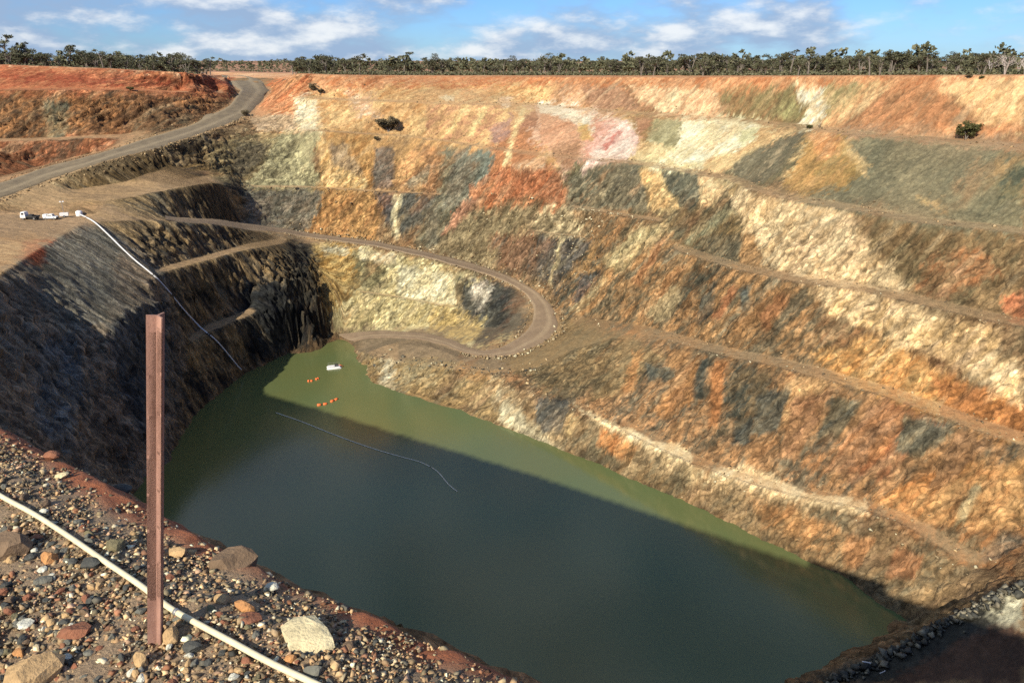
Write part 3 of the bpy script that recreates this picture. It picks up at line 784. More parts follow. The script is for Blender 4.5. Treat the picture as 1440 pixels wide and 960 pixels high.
def mat_rock():
    t = NT('pit_rock')
    A, B, st = t.attr('rock_a'), t.attr('rock_b'), t.attr('bedding', 'Vector')
    ob = t.coord()
    s1 = t.noise(t.vscale(st, (0.17, 0.05, 0.045)), 1.0, 4, 0.68, 0.0)
    s2 = t.noise(t.vscale(st, (0.62, 0.20, 0.20)), 1.0, 5, 0.74, 0.0)
    f = t.math('ADD', t.math('MULTIPLY', s1, 0.5), t.math('MULTIPLY', s2, 0.5))
    c = t.mix(t.rng(f, 0.44, 0.56), A, B)
    g1 = t.noise(ob, 0.9, 5, 0.82)
    # fractured blocks: every cell its own tone, joints between them
    wp = t.n('VectorMath', operation='ADD'); t.L.new(st, wp.inputs[0])
    wn = t.n('VectorMath', operation='SCALE'); wn.inputs['Scale'].default_value = 3.0
    nz = t.n('TexNoise'); nz.inputs['Scale'].default_value = 0.35; nz.inputs['Detail'].default_value = 2; t.L.new(ob, nz.inputs['Vector'])
    t.L.new(nz.outputs['Color'], wn.inputs[0]); t.L.new(wn.outputs[0], wp.inputs[1])
    def cells(sc):
        v = t.n('TexVoronoi'); t.L.new(t.vscale(wp.outputs[0], sc), v.inputs['Vector']); v.inputs['Scale'].default_value = 1.0
        sp = t.n('SeparateColor'); t.L.new(v.outputs['Color'], sp.inputs[0])
        return v.outputs['Distance'], sp.outputs[0]
    d1, r1 = cells((0.50, 0.20, 0.20))
    d2, r2 = cells((1.5, 0.62, 0.62))
    k = t.math('MULTIPLY', t.rng(g1, 0.28, 0.72, 0.55, 1.45), t.rng(s2, 0.32, 0.68, 0.82, 1.18))
    k = t.math('MULTIPLY', k, t.math('MULTIPLY', t.rng(r1, 0, 1, 0.78, 1.22), t.rng(r2, 0, 1, 0.66, 1.36)))
    k = t.math('MULTIPLY', k, t.math('MULTIPLY', t.rng(d2, .42, .80, 1.04, .62), t.rng(d1, .5, .85, 1.03, .72)))
    # trodden bench floors and pads are finer and more even than the broken faces
    fl = t.attr('floor', 'Fac')
    fine = t.rng(g1, .3, .7, .68, 1.3)
    km = t.n('Mix', data_type='FLOAT'); t.put(km.inputs['Factor'], fl); t.put(km.inputs['A'], k); t.put(km.inputs['B'], fine)
    k = km.outputs['Result']
    cc = t.n('CombineColor')
    for i in range(3): t.L.new(k, cc.inputs[i])
    c = t.mix(1.0, c, cc.outputs[0], 'MULTIPLY')
    h = t.math('ADD', t.math('ADD', t.math('MULTIPLY', s2, 0.5), t.math('MULTIPLY', g1, .8)), t.math('ADD', t.math('MULTIPLY', t.math('SUBTRACT', r1, d1), .5), t.math('MULTIPLY', t.math('SUBTRACT', r2, d2), .3)))
    h = t.math('MULTIPLY', h, t.math('SUBTRACT', 1.0, t.math('MULTIPLY', fl, .6)))
    return t.set(Base_Color=c, Roughness=0.95, Normal=t.bump(h, 0.75, 1.0), Specular_IOR_Level=0.15)
M_ROCK = mat_rock()
# fine mesh on the walls in view, every third point elsewhere
def pit_mesh():
    i0, i1 = 3 * int((-205 - GX0) / GS / 3), 3 * int((175 - GX0) / GS / 3)
    j0, j1 = 3 * int((62 - GY0) / GS / 3), 3 * int((392 - GY0) / GS / 3)
    ii = np.arange(NX * NY).reshape(NY, NX)
    q = lambda m: np.stack([m[:-1, :-1], m[:-1, 1:], m[1:, 1:], m[1:, :-1]], -1)
    fine = q(ii[j0:j1 + 1, i0:i1 + 1]).reshape(-1, 4)
    co = ii[::3, ::3]; cf = q(co)
    J, I = np.meshgrid(np.arange(co.shape[0] - 1) * 3, np.arange(co.shape[1] - 1) * 3, indexing='ij')
    keep = ~((I >= i0) & (I < i1) & (J >= j0) & (J < j1))
    F = np.concatenate([fine, cf[keep]])
    used = np.unique(F); remap = np.full(NX * NY, -1); remap[used] = np.arange(len(used))
    return used, remap[F]
USED, F = pit_mesh()
pit = new_mesh_obj('pit_terrain', np.stack([PX, PY, PZ], -1).reshape(-1, 3)[USED], F, M_ROCK, smooth=True)
tag(pit, kind='structure')
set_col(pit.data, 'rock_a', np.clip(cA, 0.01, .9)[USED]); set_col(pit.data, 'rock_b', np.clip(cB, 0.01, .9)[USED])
at = pit.data.attributes.new('floor', 'FLOAT', 'POINT')
at.data.foreach_set('value', np.maximum(1 - smoothstep(0.30, 0.62, SLOPE), .62 * smoothstep(50, 60, ZG) * (1 - left) * (XG > -80)).ravel()[USED].astype(np.float32))
at = pit.data.attributes.new('bedding', 'FLOAT_VECTOR', 'POINT')
at.data.foreach_set('vector', np.stack([Q, R_, S_], -1).reshape(-1, 3)[USED].reshape(-1).astype(np.float32))

# ------------------------------------------------------------------ plain beyond the pit, out to the horizon
def mat_plain():
    t = NT('red_plain'); ob = t.coord()
    n = t.noise(ob, 0.05, 8, .6); n2 = t.noise(ob, 0.9, 6)
    c = t.mix(t.rng(n, .4, .6), tuple(alb((214, 140, 90))), tuple(alb((190, 118, 70))))
    c = t.mix(t.rng(n2, .45, .7), c, tuple(alb((150, 120, 80))))
    return t.set(Base_Color=c, Roughness=1.0)
def outer_plain():
    rings = [2.5, -3, -40, -150, -500, -1500, -5000, -12000]
    vs_, fs = [], []
    nseg = 24
    for r in rings:
        x0, x1, y0, y1 = GX0 + r, GX1 - r, GY0 + r, GY1 - r
        per = [(x0 + (x1 - x0) * i / nseg, y0) for i in range(nseg)] + [(x1, y0 + (y1 - y0) * i / nseg) for i in range(nseg)] + \
              [(x1 - (x1 - x0) * i / nseg, y1) for i in range(nseg)] + [(x0, y1 - (y1 - y0) * i / nseg) for i in range(nseg)]
        for (x, y) in per:
            zb = float(ground_z(np.clip(x, GX0 + 1, GX1 - 1), np.clip(y, GY0 + 1, GY1 - 1)))
            w = float(smoothstep(0, 200, np.array(max(0, -r))))
            vs_.append((x, y, (zb - (0.7 if r > 0 else 0.12)) * (1 - w) + 81.5 * w))
    n = nseg * 4
    for k in range(len(rings) - 1):
        for i in range(n):
            a, b = k * n + i, k * n + (i + 1) % n
            fs.append((a, a + n, b + n, b))
    o = new_mesh_obj('plain', vs_, fs, mat_plain()); tag(o, kind='structure')
outer_plain()

# ------------------------------------------------------------------ water
def mat_water():
    t = NT('pit_lake_water'); ob = t.coord()
    n = t.noise(ob, 0.016, 3, .5)
    c = t.mix(t.rng(n, .35, .65), (0.092, 0.132, 0.054), (0.126, 0.126, 0.040))
    w1 = t.noise(t.vscale(ob, (1, .6, 1)), 1.4, 4, .6)
    return t.set(Base_Color=c, Roughness=0.14, IOR=1.33, Specular_IOR_Level=0.9, Normal=t.bump(w1, 0.10, 0.12))
SHX = [(-118, 130), (-118, 262), (-20, 262), (25, 225), (100, 140), (110, 70), (30, 55), (-60, 85)]
lake = new_mesh_obj('lake', [(x, y, 0.0) for x, y in SHX], [tuple(range(len(SHX)))[::-1]], mat_water())
tag(lake, kind='structure')
if lake.data.polygons[0].normal.z < 0: lake.data.flip_normals()
# ------------------------------------------------------------------ roads
def resample(P, n):
    P = np.array(P); d = np.r_[0, np.cumsum(np.linalg.norm(np.diff(P[:, :2], axis=0), axis=1))]
    t = np.linspace(0, d[-1], n)
    return np.stack([np.interp(t, d, P[:, k]) for k in range(3)], 1)
def resample_pairs(A, B, n):
    A, B = np.array(A), np.array(B); M = (A + B) / 2
    d = np.r_[0, np.cumsum(np.linalg.norm(np.diff(M[:, :2], axis=0), axis=1))]
    t = np.linspace(0, d[-1], n)
    f = lambda P: np.stack([np.interp(t, d, P[:, k]) for k in range(3)], 1)
    return f(A), f(B)
def smooth_poly(P, k=3):
    for _ in range(k):
        P[1:-1] = .25 * P[:-2] + .5 * P[1:-1] + .25 * P[2:]
    return P
def mat_road(name, c1, c2, c3):
    t = NT(name); ob = t.coord()
    ac = t.attr('across', 'Fac')
    n = t.noise(ob, 0.35, 8, .65); n2 = t.noise(ob, 3.0, 6, .7)
    c = t.mix(t.rng(n, .35, .65), tuple(alb(c1)), tuple(alb(c2)))
    tr = t.math('SINE', t.math('MULTIPLY', ac, 12.566))
    c = t.mix(t.math('MULTIPLY', t.rng(tr, .2, 1), t.rng(n2, .3, .6, .3, .8)), c, tuple(alb(c3)))
    k = t.rng(n2, .25, .75, .75, 1.2)
    cc = t.n('CombineColor')
    for i in range(3): t.L.new(k, cc.inputs[i])
    return t.set(Base_Color=t.mix(1.0, c, cc.outputs[0], 'MULTIPLY'), Roughness=.95, Normal=t.bump(t.math('ADD', n, n2), .7, .25))
def road(name, A, B, n, mat, inset=.06):
    A, B = resample_pairs(A, B, n)
    smooth_poly(A, 6); smooth_poly(B, 6)
    K = 14
    f = np.linspace(inset, 1 - inset, K)
    wig = .12 * fbm(np.arange(n) / 6.0, np.zeros(n), np.zeros(n) + 3, 3)
    P = A[:, None] * (1 - f[None, :, None]) + B[:, None] * f[None, :, None]
    P[:, 0] += (A - B) * wig[:, None]; P[:, -1] += (B - A) * wig[::-1][:, None]
    crown = .14 + .06 * np.sin(f * math.pi)
    z = np.maximum.reduce([ground_z(P[..., 0] + dx, P[..., 1] + dy) for dx, dy in ((0, 0), (.4, 0), (-.4, 0), (0, .4), (0, -.4))])
    zb = (A[:, None, 2] * (1 - f) + B[:, None, 2] * f)
    P[..., 2] = np.minimum(z + crown, zb + 1.2)
    P[:, 0, 2] -= .35; P[:, -1, 2] -= .35
    ii = np.arange(n * K).reshape(n, K)
    F = np.stack([ii[:-1, :-1], ii[:-1, 1:], ii[1:, 1:], ii[1:, :-1]], -1).reshape(-1, 4)
    o = new_mesh_obj(name, P.reshape(-1, 3), F, mat, smooth=True); tag(o, kind='structure')
    if o.data.polygons[len(F) // 2].normal.z < 0: o.data.flip_normals()
    at = o.data.attributes.new('across', 'FLOAT', 'POINT'); at.data.foreach_set('value', np.tile(f, n).astype(np.float32))
    return o
M_HAUL = mat_road('haul_road_gravel', (146, 122, 90), (120, 100, 74), (168, 142, 106))
M_RAMP = mat_road('ramp_gravel', (162, 130, 96), (144, 114, 84), (180, 148, 110))
road('haul_road', HR_U, HR_L, 150, M_HAUL)
rt = [ramp_t[i] for i in (0,1,2,3,4,5,6,7,8,9,10,11,12,14,15)]
lowA = W3([(660, 488, 5.5), (640, 477, 4.5), (600, 467, 3.5), (533, 463, 2.5), (470, 468, 1.2)])
lowB = W3([(650, 498, 5.4), (620, 486, 4.2), (587, 478, 3.2), (540, 476, 2.2), (503, 480, 1.2)])
road('pit_ramp', ramp_c + lowA, rt + lowB, 220, M_RAMP, .1)

# ------------------------------------------------------------------ loose rock
def rand_rot(n):
    q = RNG.normal(size=(n, 4)); q /= np.linalg.norm(q, axis=1, keepdims=True)
    w, x, y, z = q.T
    return np.stack([np.stack([1-2*(y*y+z*z), 2*(x*y-z*w), 2*(x*z+y*w)], -1), np.stack([2*(x*y+z*w), 1-2*(x*x+z*z), 2*(y*z-x*w)], -1),
                     np.stack([2*(x*z-y*w), 2*(y*z+x*w), 1-2*(x*x+y*y)], -1)], 1)
CUB_V = np.array([(x, y, z) for z in (-1, 1) for y in (-1, 1) for x in (-1, 1)], float) * .62
CUB_F = np.array([(0,2,3),(0,3,1),(4,5,7),(4,7,6),(0,1,5),(0,5,4),(1,3,7),(1,7,5),(3,2,6),(3,6,7),(2,0,4),(2,4,6)])
def rocks_mesh(name, pos, rad, col, mat, flatten=.75, jitter=.48):
    # angular broken stones: cubes with their corners knocked about
    n = len(pos)
    V = CUB_V[None] + jitter * RNG.uniform(-1, 1, (n, 8, 3))
    V = V * RNG.uniform(.42, 1.2, (n, 1, 3))
    V = np.einsum('nij,nkj->nki', rand_rot(n), V)
    V[..., 2] *= flatten
    V = V * np.asarray(rad)[:, None, None] + np.asarray(pos)[:, None]
    F = (CUB_F[None] + (np.arange(n) * 8)[:, None, None]).reshape(-1, 3)
    o = new_mesh_obj(name, V.reshape(-1, 3), F, mat)
    set_col(o.data, 'stone', np.repeat(np.asarray(col), 8, 0))
    return o
def mat_stone(name, scale):
    t = NT(name); ob = t.coord()
    n = t.noise(ob, scale, 6, .65)
    k = t.rng(n, .25, .75, .6, 1.35)
    cc = t.n('CombineColor')
    for i in range(3): t.L.new(k, cc.inputs[i])
    return t.set(Base_Color=t.mix(1.0, t.attr('stone'), cc.outputs[0], 'MULTIPLY'), Roughness=.9, Specular_IOR_Level=.25,
                 Normal=t.bump(n, .5, .25 / scale))
def pick_cols(n, pal, var=.22):
    pal = np.array([alb(c) for c in pal]); c = pal[RNG.integers(0, len(pal), n)]
    return np.clip(c * (1 + var * RNG.normal(size=(n, 1))), .012, .85)
pos, rad, col = [], [], []
def along(P, step, spread, rmin, rmax, pal, up=.3):
    P = np.array(P); d = np.r_[0, np.cumsum(np.linalg.norm(np.diff(P[:, :2], axis=0), axis=1))]
    n = int(d[-1] / step)
    t = RNG.uniform(0, d[-1], n)
    x = np.interp(t, d, P[:, 0]) + RNG.normal(size=n) * spread; y = np.interp(t, d, P[:, 1]) + RNG.normal(size=n) * spread
    r = rmin + (rmax - rmin) * RNG.random(n) ** 3
    pos.append(np.stack([x, y, ground_z(x, y) + r * up], 1)); rad.append(r); col.append(pick_cols(n, pal))
P_BROWN = [(170,134,90), (150,118,80), (196,160,112), (120,100,74)]
P_PALE = [(226,204,160), (206,180,136), (190,160,116), (160,134,98)]
P_GREY = [(120,110,92), (96,90,78), (150,134,108), (76,72,64)]
for P in (bA, bB, bC3, bD, bE): along(offset(P, 3.5, 0), .45, 1.5, .08, .42, P_BROWN)
along(bD, 2.0, .8, .1, .4, P_PALE); along(bE, 1.0, 1.5, .1, .5, P_PALE); along(bC3, 2, .8, .1, .4, P_PALE)
along(bC2, .4, 1, .1, .7, P_PALE); along(bC1, .5, 1, .1, .6, P_BROWN); along(bC4, .4, 1, .1, .6, P_PALE)
along(ramp_t[3:12],     .2, .7, .15, .55, P_PALE + P_BROWN, .5); along(ramp_c[3:], .3, .4, .12, .45, P_BROWN + P_PALE, .5)
along(ramp_t[11:], .16, .9, .15, .65, P_PALE + P_BROWN, .5)
along(W3([(510, 500, 3), (560, 506, 4.6), (640, 514, 5.7), (690, 526, 6.3), (760, 520, 8)]), .2, 2.0, .15, .6, P_PALE + P_BROWN + P_GREY)
along(W3([(1160, 960, 6), (1230, 933, 8), (1300, 894, 11), (1380, 851, 15), (1440, 818, 19)]), .05, .8, .2, .75, P_GREY, .8)
along(HR_L[2:], .16, .7, .12, .5, P_BROWN, .4); along(HR_U[1:], .3, .8, .1, .4, P_BROWN, .4)
for i in range(520):
    u = RNG.uniform(640, 840); v = RNG.uniform(278, 400)
    if v < 300 and (u < 690 or u > 800): continue
    p = sight(u, v + (u - 740) * .15); r = .12 + .45 * RNG.random() ** 3
    pos.append(p[None] + [[0, 0, r * .3]]); rad.append([r]); col.append(pick_cols(1, P_PALE + P_BROWN))
M_RUB = mat_stone('rubble_rock', 1.5)
rub = rocks_mesh('rubble', np.concatenate(pos), np.concatenate(rad), np.concatenate(col), M_RUB)
tag(rub, 'loose rock rubble along the benches and ramp edges of the pit', 'rubble', kind='stuff')

# ------------------------------------------------------------------ trees
def tube(V, F, pts, radii, sides=6):
    base = len(V)
    pts = [Vector(p) for p in pts]
    for i, p in enumerate(pts):
        d = (pts[min(i + 1, len(pts) - 1)] - pts[max(i - 1, 0)]).normalized()
        a = d.orthogonal().normalized(); b = d.cross(a)
        if i and abs(a.dot(pa)) < .99:
            a = (pa - d * pa.dot(d)).normalized(); b = d.cross(a)
        pa = a
        for k in range(sides):
            w = 2 * math.pi * k / sides
            V.append(tuple(p + (a * math.cos(w) + b * math.sin(w)) * radii[i]))
    for i in range(len(pts) - 1):
        for k in range(sides):
            q, r = base + i * sides + k, base + i * sides + (k + 1) % sides
            F.append((q, r, r + sides, q + sides))
    F.append(tuple(base + k for k in range(sides))[::-1]); F.append(tuple(base + (len(pts) - 1) * sides + k for k in range(sides)))
def leaf_quads(centres, rads, per, size, rng, squash=.55):
    out = []
    for c, r in zip(centres, rads):
        d = rng.normal(size=(per, 3)); d /= np.linalg.norm(d, axis=1, keepdims=True)
        p = d * (rng.random((per, 1)) ** .45) * r; p[:, 2] *= squash
        p += c
        a = rng.normal(size=(per, 3)); a /= np.linalg.norm(a, axis=1, keepdims=True)
        b = np.cross(a, rng.normal(size=(per, 3))); b /= np.linalg.norm(b, axis=1, keepdims=True)
        s = size * rng.uniform(.5, 1.3, (per, 1))
        out.append(np.stack([p - a * s, p + b * s * .55, p + a * s, p - b * s * .55], 1))
    Q = np.concatenate(out)
    return Q.reshape(-1, 3), np.arange(len(Q) * 4).reshape(-1, 4)
def mat_leaf(name, c1, c2):
    t = NT(name)
    g = t.n('NewGeometry')
    oi = t.n('ObjectInfo')
    c = t.mix(g.outputs['Random Per Island'], c1, c2)
    k = t.rng(oi.outputs['Random'], 0, 1, .7, 1.25)
    cc = t.n('CombineColor')
    for i in range(3): t.L.new(k, cc.inputs[i])
    return t.set(Base_Color=t.mix(1.0, c, cc.outputs[0], 'MULTIPLY'), Roughness=.7, Specular_IOR_Level=.25)
M_LEAF = mat_leaf('eucalypt_leaf', (.058, .064, .032), (.130, .125, .070))
M_LEAF2 = mat_leaf('shrub_leaf', (.05, .055, .018), (.13, .12, .04))
M_LEAF3 = mat_leaf('dry_shrub_leaf', (.09, .075, .04), (.19, .15, .085))
M_BARK = plain('pale_bark', (.17, .145, .115), .9, 0, .35, 6)
M_DEAD = plain('dead_wood', (.34, .30, .26), .9, 0, .3, 6)
def make_tree(seed, style):
    """unit-height eucalypt: slender stems, umbrella clumps of leaves"""
    rng = np.random.default_rng(seed); rr = random.Random(seed)
    V, F = [], []; tips = []
    ns = {'mallee': 4, 'gum': 1, 'bush': 5, 'dead': 2}[style]
    for s in range(ns):
        az = rr.uniform(0, 6.28); lean = rr.uniform(.05, .22) if style != 'bush' else rr.uniform(.1, .25)
        h = rr.uniform(.55, .8) if style != 'bush' else rr.uniform(.3, .5)
        p = [(0, 0, -.05), (math.cos(az) * lean * .3, math.sin(az) * lean * .3, h * .4), (math.cos(az) * lean, math.sin(az) * lean, h)]
        r0 = .022 if ns > 1 else .032
        tube(V, F, p, [r0, r0 * .75, r0 * .5], 6)
        nb = {'mallee': 3, 'gum': 6, 'bush': 3, 'dead': 7}[style]
        for b in range(nb):
            a2 = az + rr.uniform(-1.5, 1.5) if ns > 1 and style != 'dead' else rr.uniform(0, 6.28)
            t0 = rr.uniform(.55, 1.0); q = Vector(p[1]).lerp(Vector(p[2]), max(0, (t0 - .4) / .6))
            L = rr.uniform(.10, .26)
            e = q + Vector((math.cos(a2) * L, math.sin(a2) * L, rr.uniform(.08, .24) if style != 'bush' else rr.uniform(.1, .3)))
            if e.z > .97: e.z = .97
            tube(V, F, [q, q.lerp(e, .5) + Vector((0, 0, -.015)), e], [r0 * .5, r0 * .38, r0 * .2], 5)
            tips.append(e)
            if style == 'dead':
                for c in range(3):
                    e2 = e + Vector((rr.uniform(-.1, .1), rr.uniform(-.1, .1), rr.uniform(.02, .16)))
                    tube(V, F, [q.lerp(e, .6), e2], [r0 * .25, r0 * .1], 4)
    cs = [np.array(t) for t in tips]; rs = [rr.uniform(.10, .17) for _ in tips]
    if style == 'mallee':
        for k in range(5):
            cs.append(np.array((rr.uniform(-.3, .3), rr.uniform(-.3, .3), rr.uniform(.25, .6)))); rs.append(rr.uniform(.10, .16))
    if style == 'bush':
        for k in range(14):
            a_ = 6.283 * k / 14 + rr.random(); d_ = rr.uniform(.1, .36)
            cs.append(np.array((math.cos(a_) * d_, math.sin(a_) * d_, rr.uniform(.22, .86 - .9 * d_ * d_)))); rs.append(rr.uniform(.13, .19))
    tm = bpy.data.meshes.new('trunk'); tm.from_pydata(V, [], F); tm.update()
    cm = None
    if style != 'dead':
        Q, QF = leaf_quads(cs, rs, 70 if style != 'bush' else 110, .030 if style != 'bush' else .038, rng, .5 if style != 'bush' else .7)
        o = new_mesh_obj('crown', Q, QF); cm = o.data; bpy.data.objects.remove(o)
    return tm, cm
PROTO = {k: [make_tree(100 + 10 * i + j, k) for j in range(n)] for i, (k, n) in enumerate((('mallee', 6), ('gum', 6), ('bush', 3), ('dead', 2)))}
for k, L in PROTO.items():
    for tm, cm in L:
        tm.materials.append(M_DEAD if k == 'dead' else M_BARK)
        if cm: cm.materials.append({'bush': M_LEAF2}.get(k, M_LEAF))
def plant(name, kind, idx, x, y, z, h, label, cat='tree', group=None, leafmat=None, wide=1.0):
    tm, cm = PROTO[kind][idx % len(PROTO[kind])]
    r = bpy.data.objects.new(name, None); COL.objects.link(r); r.empty_display_size = .5
    r.location = (x, y, z); r.scale = (h * wide, h * wide, h); r.rotation_euler = (0, 0, random.uniform(0, 6.28))
    for nm, me in (('trunk', tm), ('crown', cm)):
        if me is None: continue
        c = bpy.data.objects.new(nm, me); COL.objects.link(c); c.parent = r
        if nm == 'crown' and leafmat:
            c.material_slots[0].link = 'OBJECT'; c.material_slots[0].material = leafmat
    tag(r, label, cat, group); return r
# distance to the rim along each bearing
rim_u, rim_y = [], []
for p in list(RIML[::-1]) + list(RIM[2:]):
    a, b, c = to_photo(p[0], p[1], p[2]); rim_u.append(float(a)); rim_y.append(float(p[1]))
o_ = np.argsort(rim_u); rim_u = np.array(rim_u)[o_]; rim_y = np.array(rim_y)[o_]
def plain_z(x, y):
    inside = (x > GX0 + 2) & (x < GX1 - 2) & (y < GY1 - 2)
    zi = ground_z(np.clip(x, GX0 + 1, GX1 - 1), np.clip(y, GY0 + 1, GY1 - 1))
    dist = np.maximum.reduce([GX0 - x, x - GX1, y - GY1, np.zeros_like(x)])
    w = smoothstep(0, 200, dist)
    return np.where(inside, zi, (zi - .12) * (1 - w) + 81.5 * w)
def at_bearing(u, y):
    z = 84.0
    for _ in range(3):
        dep = CP * y - SP * (z - CAMZ); x = (u - 720) / FPX * dep
        z = float(plain_z(np.array(x), np.array(y)))
    return x, y, z
# emergent trees that stand out of the line: (bearing, extra distance, top row, kind, label)
BIG = [
 (10, 70, 47, 'gum', 'tall umbrella crowned gum at the far left end of the horizon tree line'),
 (38, 62, 60, 'gum', 'gum with thin flat clumps, right of the tallest tree at the left end'),
 (97, 66, 58, 'gum', 'flat topped gum rising alone above the woodland behind the red left wall'),
 (135, 75, 70, 'mallee', 'rounded olive tree right of the flat topped gum behind the red left wall'),
 (258, 120, 71, 'gum', 'small gum poking above the woodland left of the haul road top'),
 (455, 75, 72, 'gum', 'gum with sparse flat clumps above the orange mound beside the haul road'),
 (568, 70, 72, 'gum', 'highest gum in the woodland above the centre left of the far wall'),
 (800, 90, 81, 'gum', 'thin single stemmed gum above the middle of the far rim'),
 (838, 80, 83, 'gum', 'slim gum with a tiny crown just right of the middle of the rim'),
 (915, 60, 84, 'mallee', 'broad low gum with domed crown above the striped cream rock'),
 (1096, 45, 73, 'gum', 'tall thin gum standing above the white streak at the rim'),
 (1165, 42, 79, 'mallee', 'spreading gum left of the gap in the right hand tree line'),
 (1195, 42, 77, 'gum', 'gum with layered clumps right of the spreading gum on the rim'),
 (1252, 40, 71, 'gum', 'dark tall gum at the left end of the right hand grove'),
 (1303, 38, 67, 'gum', 'tallest gum of the right hand grove with flat layered crown'),
 (1342, 40, 75, 'mallee', 'dense dark gum in the middle of the right hand grove'),
 (1378, 38, 76, 'gum', 'arching gum with pale trunk at the right of the grove'),
 (1412, 36, 70, 'dead', 'bare dead tree with grey branches near the right edge of the rim'),
 (1432, 40, 76, 'dead', 'smaller bare dead tree at the right edge of the rim'),
]
for i, (u, ex, top, kind, lab) in enumerate(BIG):
    y = float(np.interp(u, rim_u, rim_y)) + ex
    x, y, z = at_bearing(u, y)
    yc = (480 - top) / FPX; dep = CP * y - SP * (z - CAMZ)
    ztop = CAMZ + dep * (yc * CP - SP) ; 
    plant('gum_tree' if kind != 'dead' else 'dead_tree', kind, i, x, y, z, max(3.5, (ztop - z)), lab, 'tree', 'trees standing out of the woodland line', wide=1.25 if kind == 'gum' else 1.1)
ZONES = [(60, 'at the far left end'), (120, 'above the left of the red wall'), (210, 'above the right of the red wall'), (310, 'left of the haul road top'),
         (440, 'right of the haul road top'), (540, 'above the pale block of the far wall'), (650, 'above the sprawling wall shrub'), (760, 'above the red slump'),
         (850, 'above the pink rock'), (950, 'above the brown rock near mid rim'), (1040, 'above the striped cream rock'), (1120, 'left of the white streak'),
         (1200, 'right of the white streak'), (1290, 'at the left of the right hand grove'), (1370, 'in the middle of the right hand grove'), (9999, 'at the far right end')]
def zone(u): return next(t for lim, t in ZONES if u < lim)
k = 0
for u in np.arange(-25, 1470, 11.0):
    for rep_ in range(2):
        uu = u + random.uniform(-6, 6)
        dn = float(fbm(np.array(uu / 55.0), np.array(.3), np.array(4.2), 3))
        if random.random() > .72 + 1.6 * dn: continue
        if 300 < uu < 405: continue
        y = float(np.interp(uu, rim_u, rim_y)) + random.uniform(32, 75) * (1.0 if uu > 900 else 1.35)
        x, y, z = at_bearing(uu, y)
        kind = random.choice(['mallee', 'mallee', 'mallee', 'gum'])
        if uu > 1380 and random.random() < .45: kind = 'dead'
        h = random.uniform(4.4, 8.8) * (.92 if uu > 1050 else 1) * (1 + .7 * dn)
        plant('eucalypt_tree' if kind != 'dead' else 'dead_tree', kind, k, x, y, z, h,
              'front row olive eucalypt ' + zone(uu) if kind != 'dead' else 'leafless grey tree among the gums at the right end of the rim',
              'tree', 'front row of the woodland ' + zone(uu) if kind != 'dead' else 'leafless trees at the right end', wide=random.uniform(1.1, 1.5))
        k += 1
# the wood behind reads as one mass
def woodland():
    n = 5200
    rng = np.random.default_rng(5)
    uu = rng.uniform(-220, 1660, n)
    y = np.interp(uu, rim_u, rim_y) + 60 + 2600 * rng.random(n) ** 2.6
    dn = fbm(uu / 40.0, y / 150.0, uu * 0 + 1.5, 3)
    keep = ~((uu > 285) & (uu < 410) & (y < 520)) & ((rng.random(n) < .5 + 1.8 * dn) | (y > np.interp(uu, rim_u, rim_y) + 330))
    uu, y = uu[keep], y[keep]; n = len(uu)
    x = (uu - 720) / FPX * (CP * y + SP * 7)
    z = plain_z(x, y)
    h = rng.uniform(4.5, 8.4, n) * np.where(rng.random(n) < .1, 1.3, 1)
    cents, rads = [], []
    Q, S = [], []
    for c in range(5):
        a = rng.uniform(0, 6.28, n); d = rng.uniform(0, .28, n) * h
        cx, cy, cz = x + np.cos(a) * d, y + np.sin(a) * d, z + h * rng.uniform(.35, .95, n)
        r = h * rng.uniform(.14, .24, n)
        per = 13
        dd = rng.normal(size=(n, per, 3)); dd /= np.linalg.norm(dd, axis=2, keepdims=True)
        p = dd * rng.random((n, per, 1)) ** .5 * r[:, None, None]; p[..., 2] *= .55
        p += np.stack([cx, cy, cz], 1)[:, None]
        e1 = rng.normal(size=(n, per, 3)); e1 /= np.linalg.norm(e1, axis=2, keepdims=True)
        e2 = np.cross(e1, rng.normal(size=(n, per, 3))); e2 /= np.linalg.norm(e2, axis=2, keepdims=True)
        s = (h * .085)[:, None, None] * rng.uniform(.6, 1.3, (n, per, 1))
        Q.append(np.stack([p - e1 * s, p + e2 * s * .7, p + e1 * s, p - e2 * s * .7], 2).reshape(-1, 3))
    # saltbush and mallee scrub under the trees
    n = 9000
    uu = rng.uniform(-220, 1660, n)
    y = np.interp(uu, rim_u, rim_y) + 34 + 900 * rng.random(n) ** 2.4
    keep = ~((uu > 285) & (uu < 420) & (y < 520)); uu, y = uu[keep], y[keep]; n = len(uu)
    x = (uu - 720) / FPX * (CP * y + SP * 7); z = plain_z(x, y)
    r = rng.uniform(.7, 1.9, n); per = 16
    dd = rng.normal(size=(n, per, 3)); dd /= np.linalg.norm(dd, axis=2, keepdims=True)
    p = dd * rng.random((n, per, 1)) ** .5 * r[:, None, None]; p[..., 2] = np.abs(p[..., 2]) * 1.2
    p += np.stack([x, y, z], 1)[:, None]
    e1 = rng.normal(size=(n, per, 3)); e1 /= np.linalg.norm(e1, axis=2, keepdims=True)
    e2 = np.cross(e1, rng.normal(size=(n, per, 3))); e2 /= np.linalg.norm(e2, axis=2, keepdims=True)
    s = .42 * rng.uniform(.6, 1.3, (n, per, 1))
    Q.append(np.stack([p - e1 * s, p + e2 * s * .7, p + e1 * s, p - e2 * s * .7], 2).reshape(-1, 3))
    Q = np.concatenate(Q)
    o = new_mesh_obj('woodland', Q, np.arange(len(Q)).reshape(-1, 4), M_LEAF)
    tag(o, 'distant eucalypt woodland stretching to the horizon behind the front trees', 'woodland', kind='stuff')
woodland()
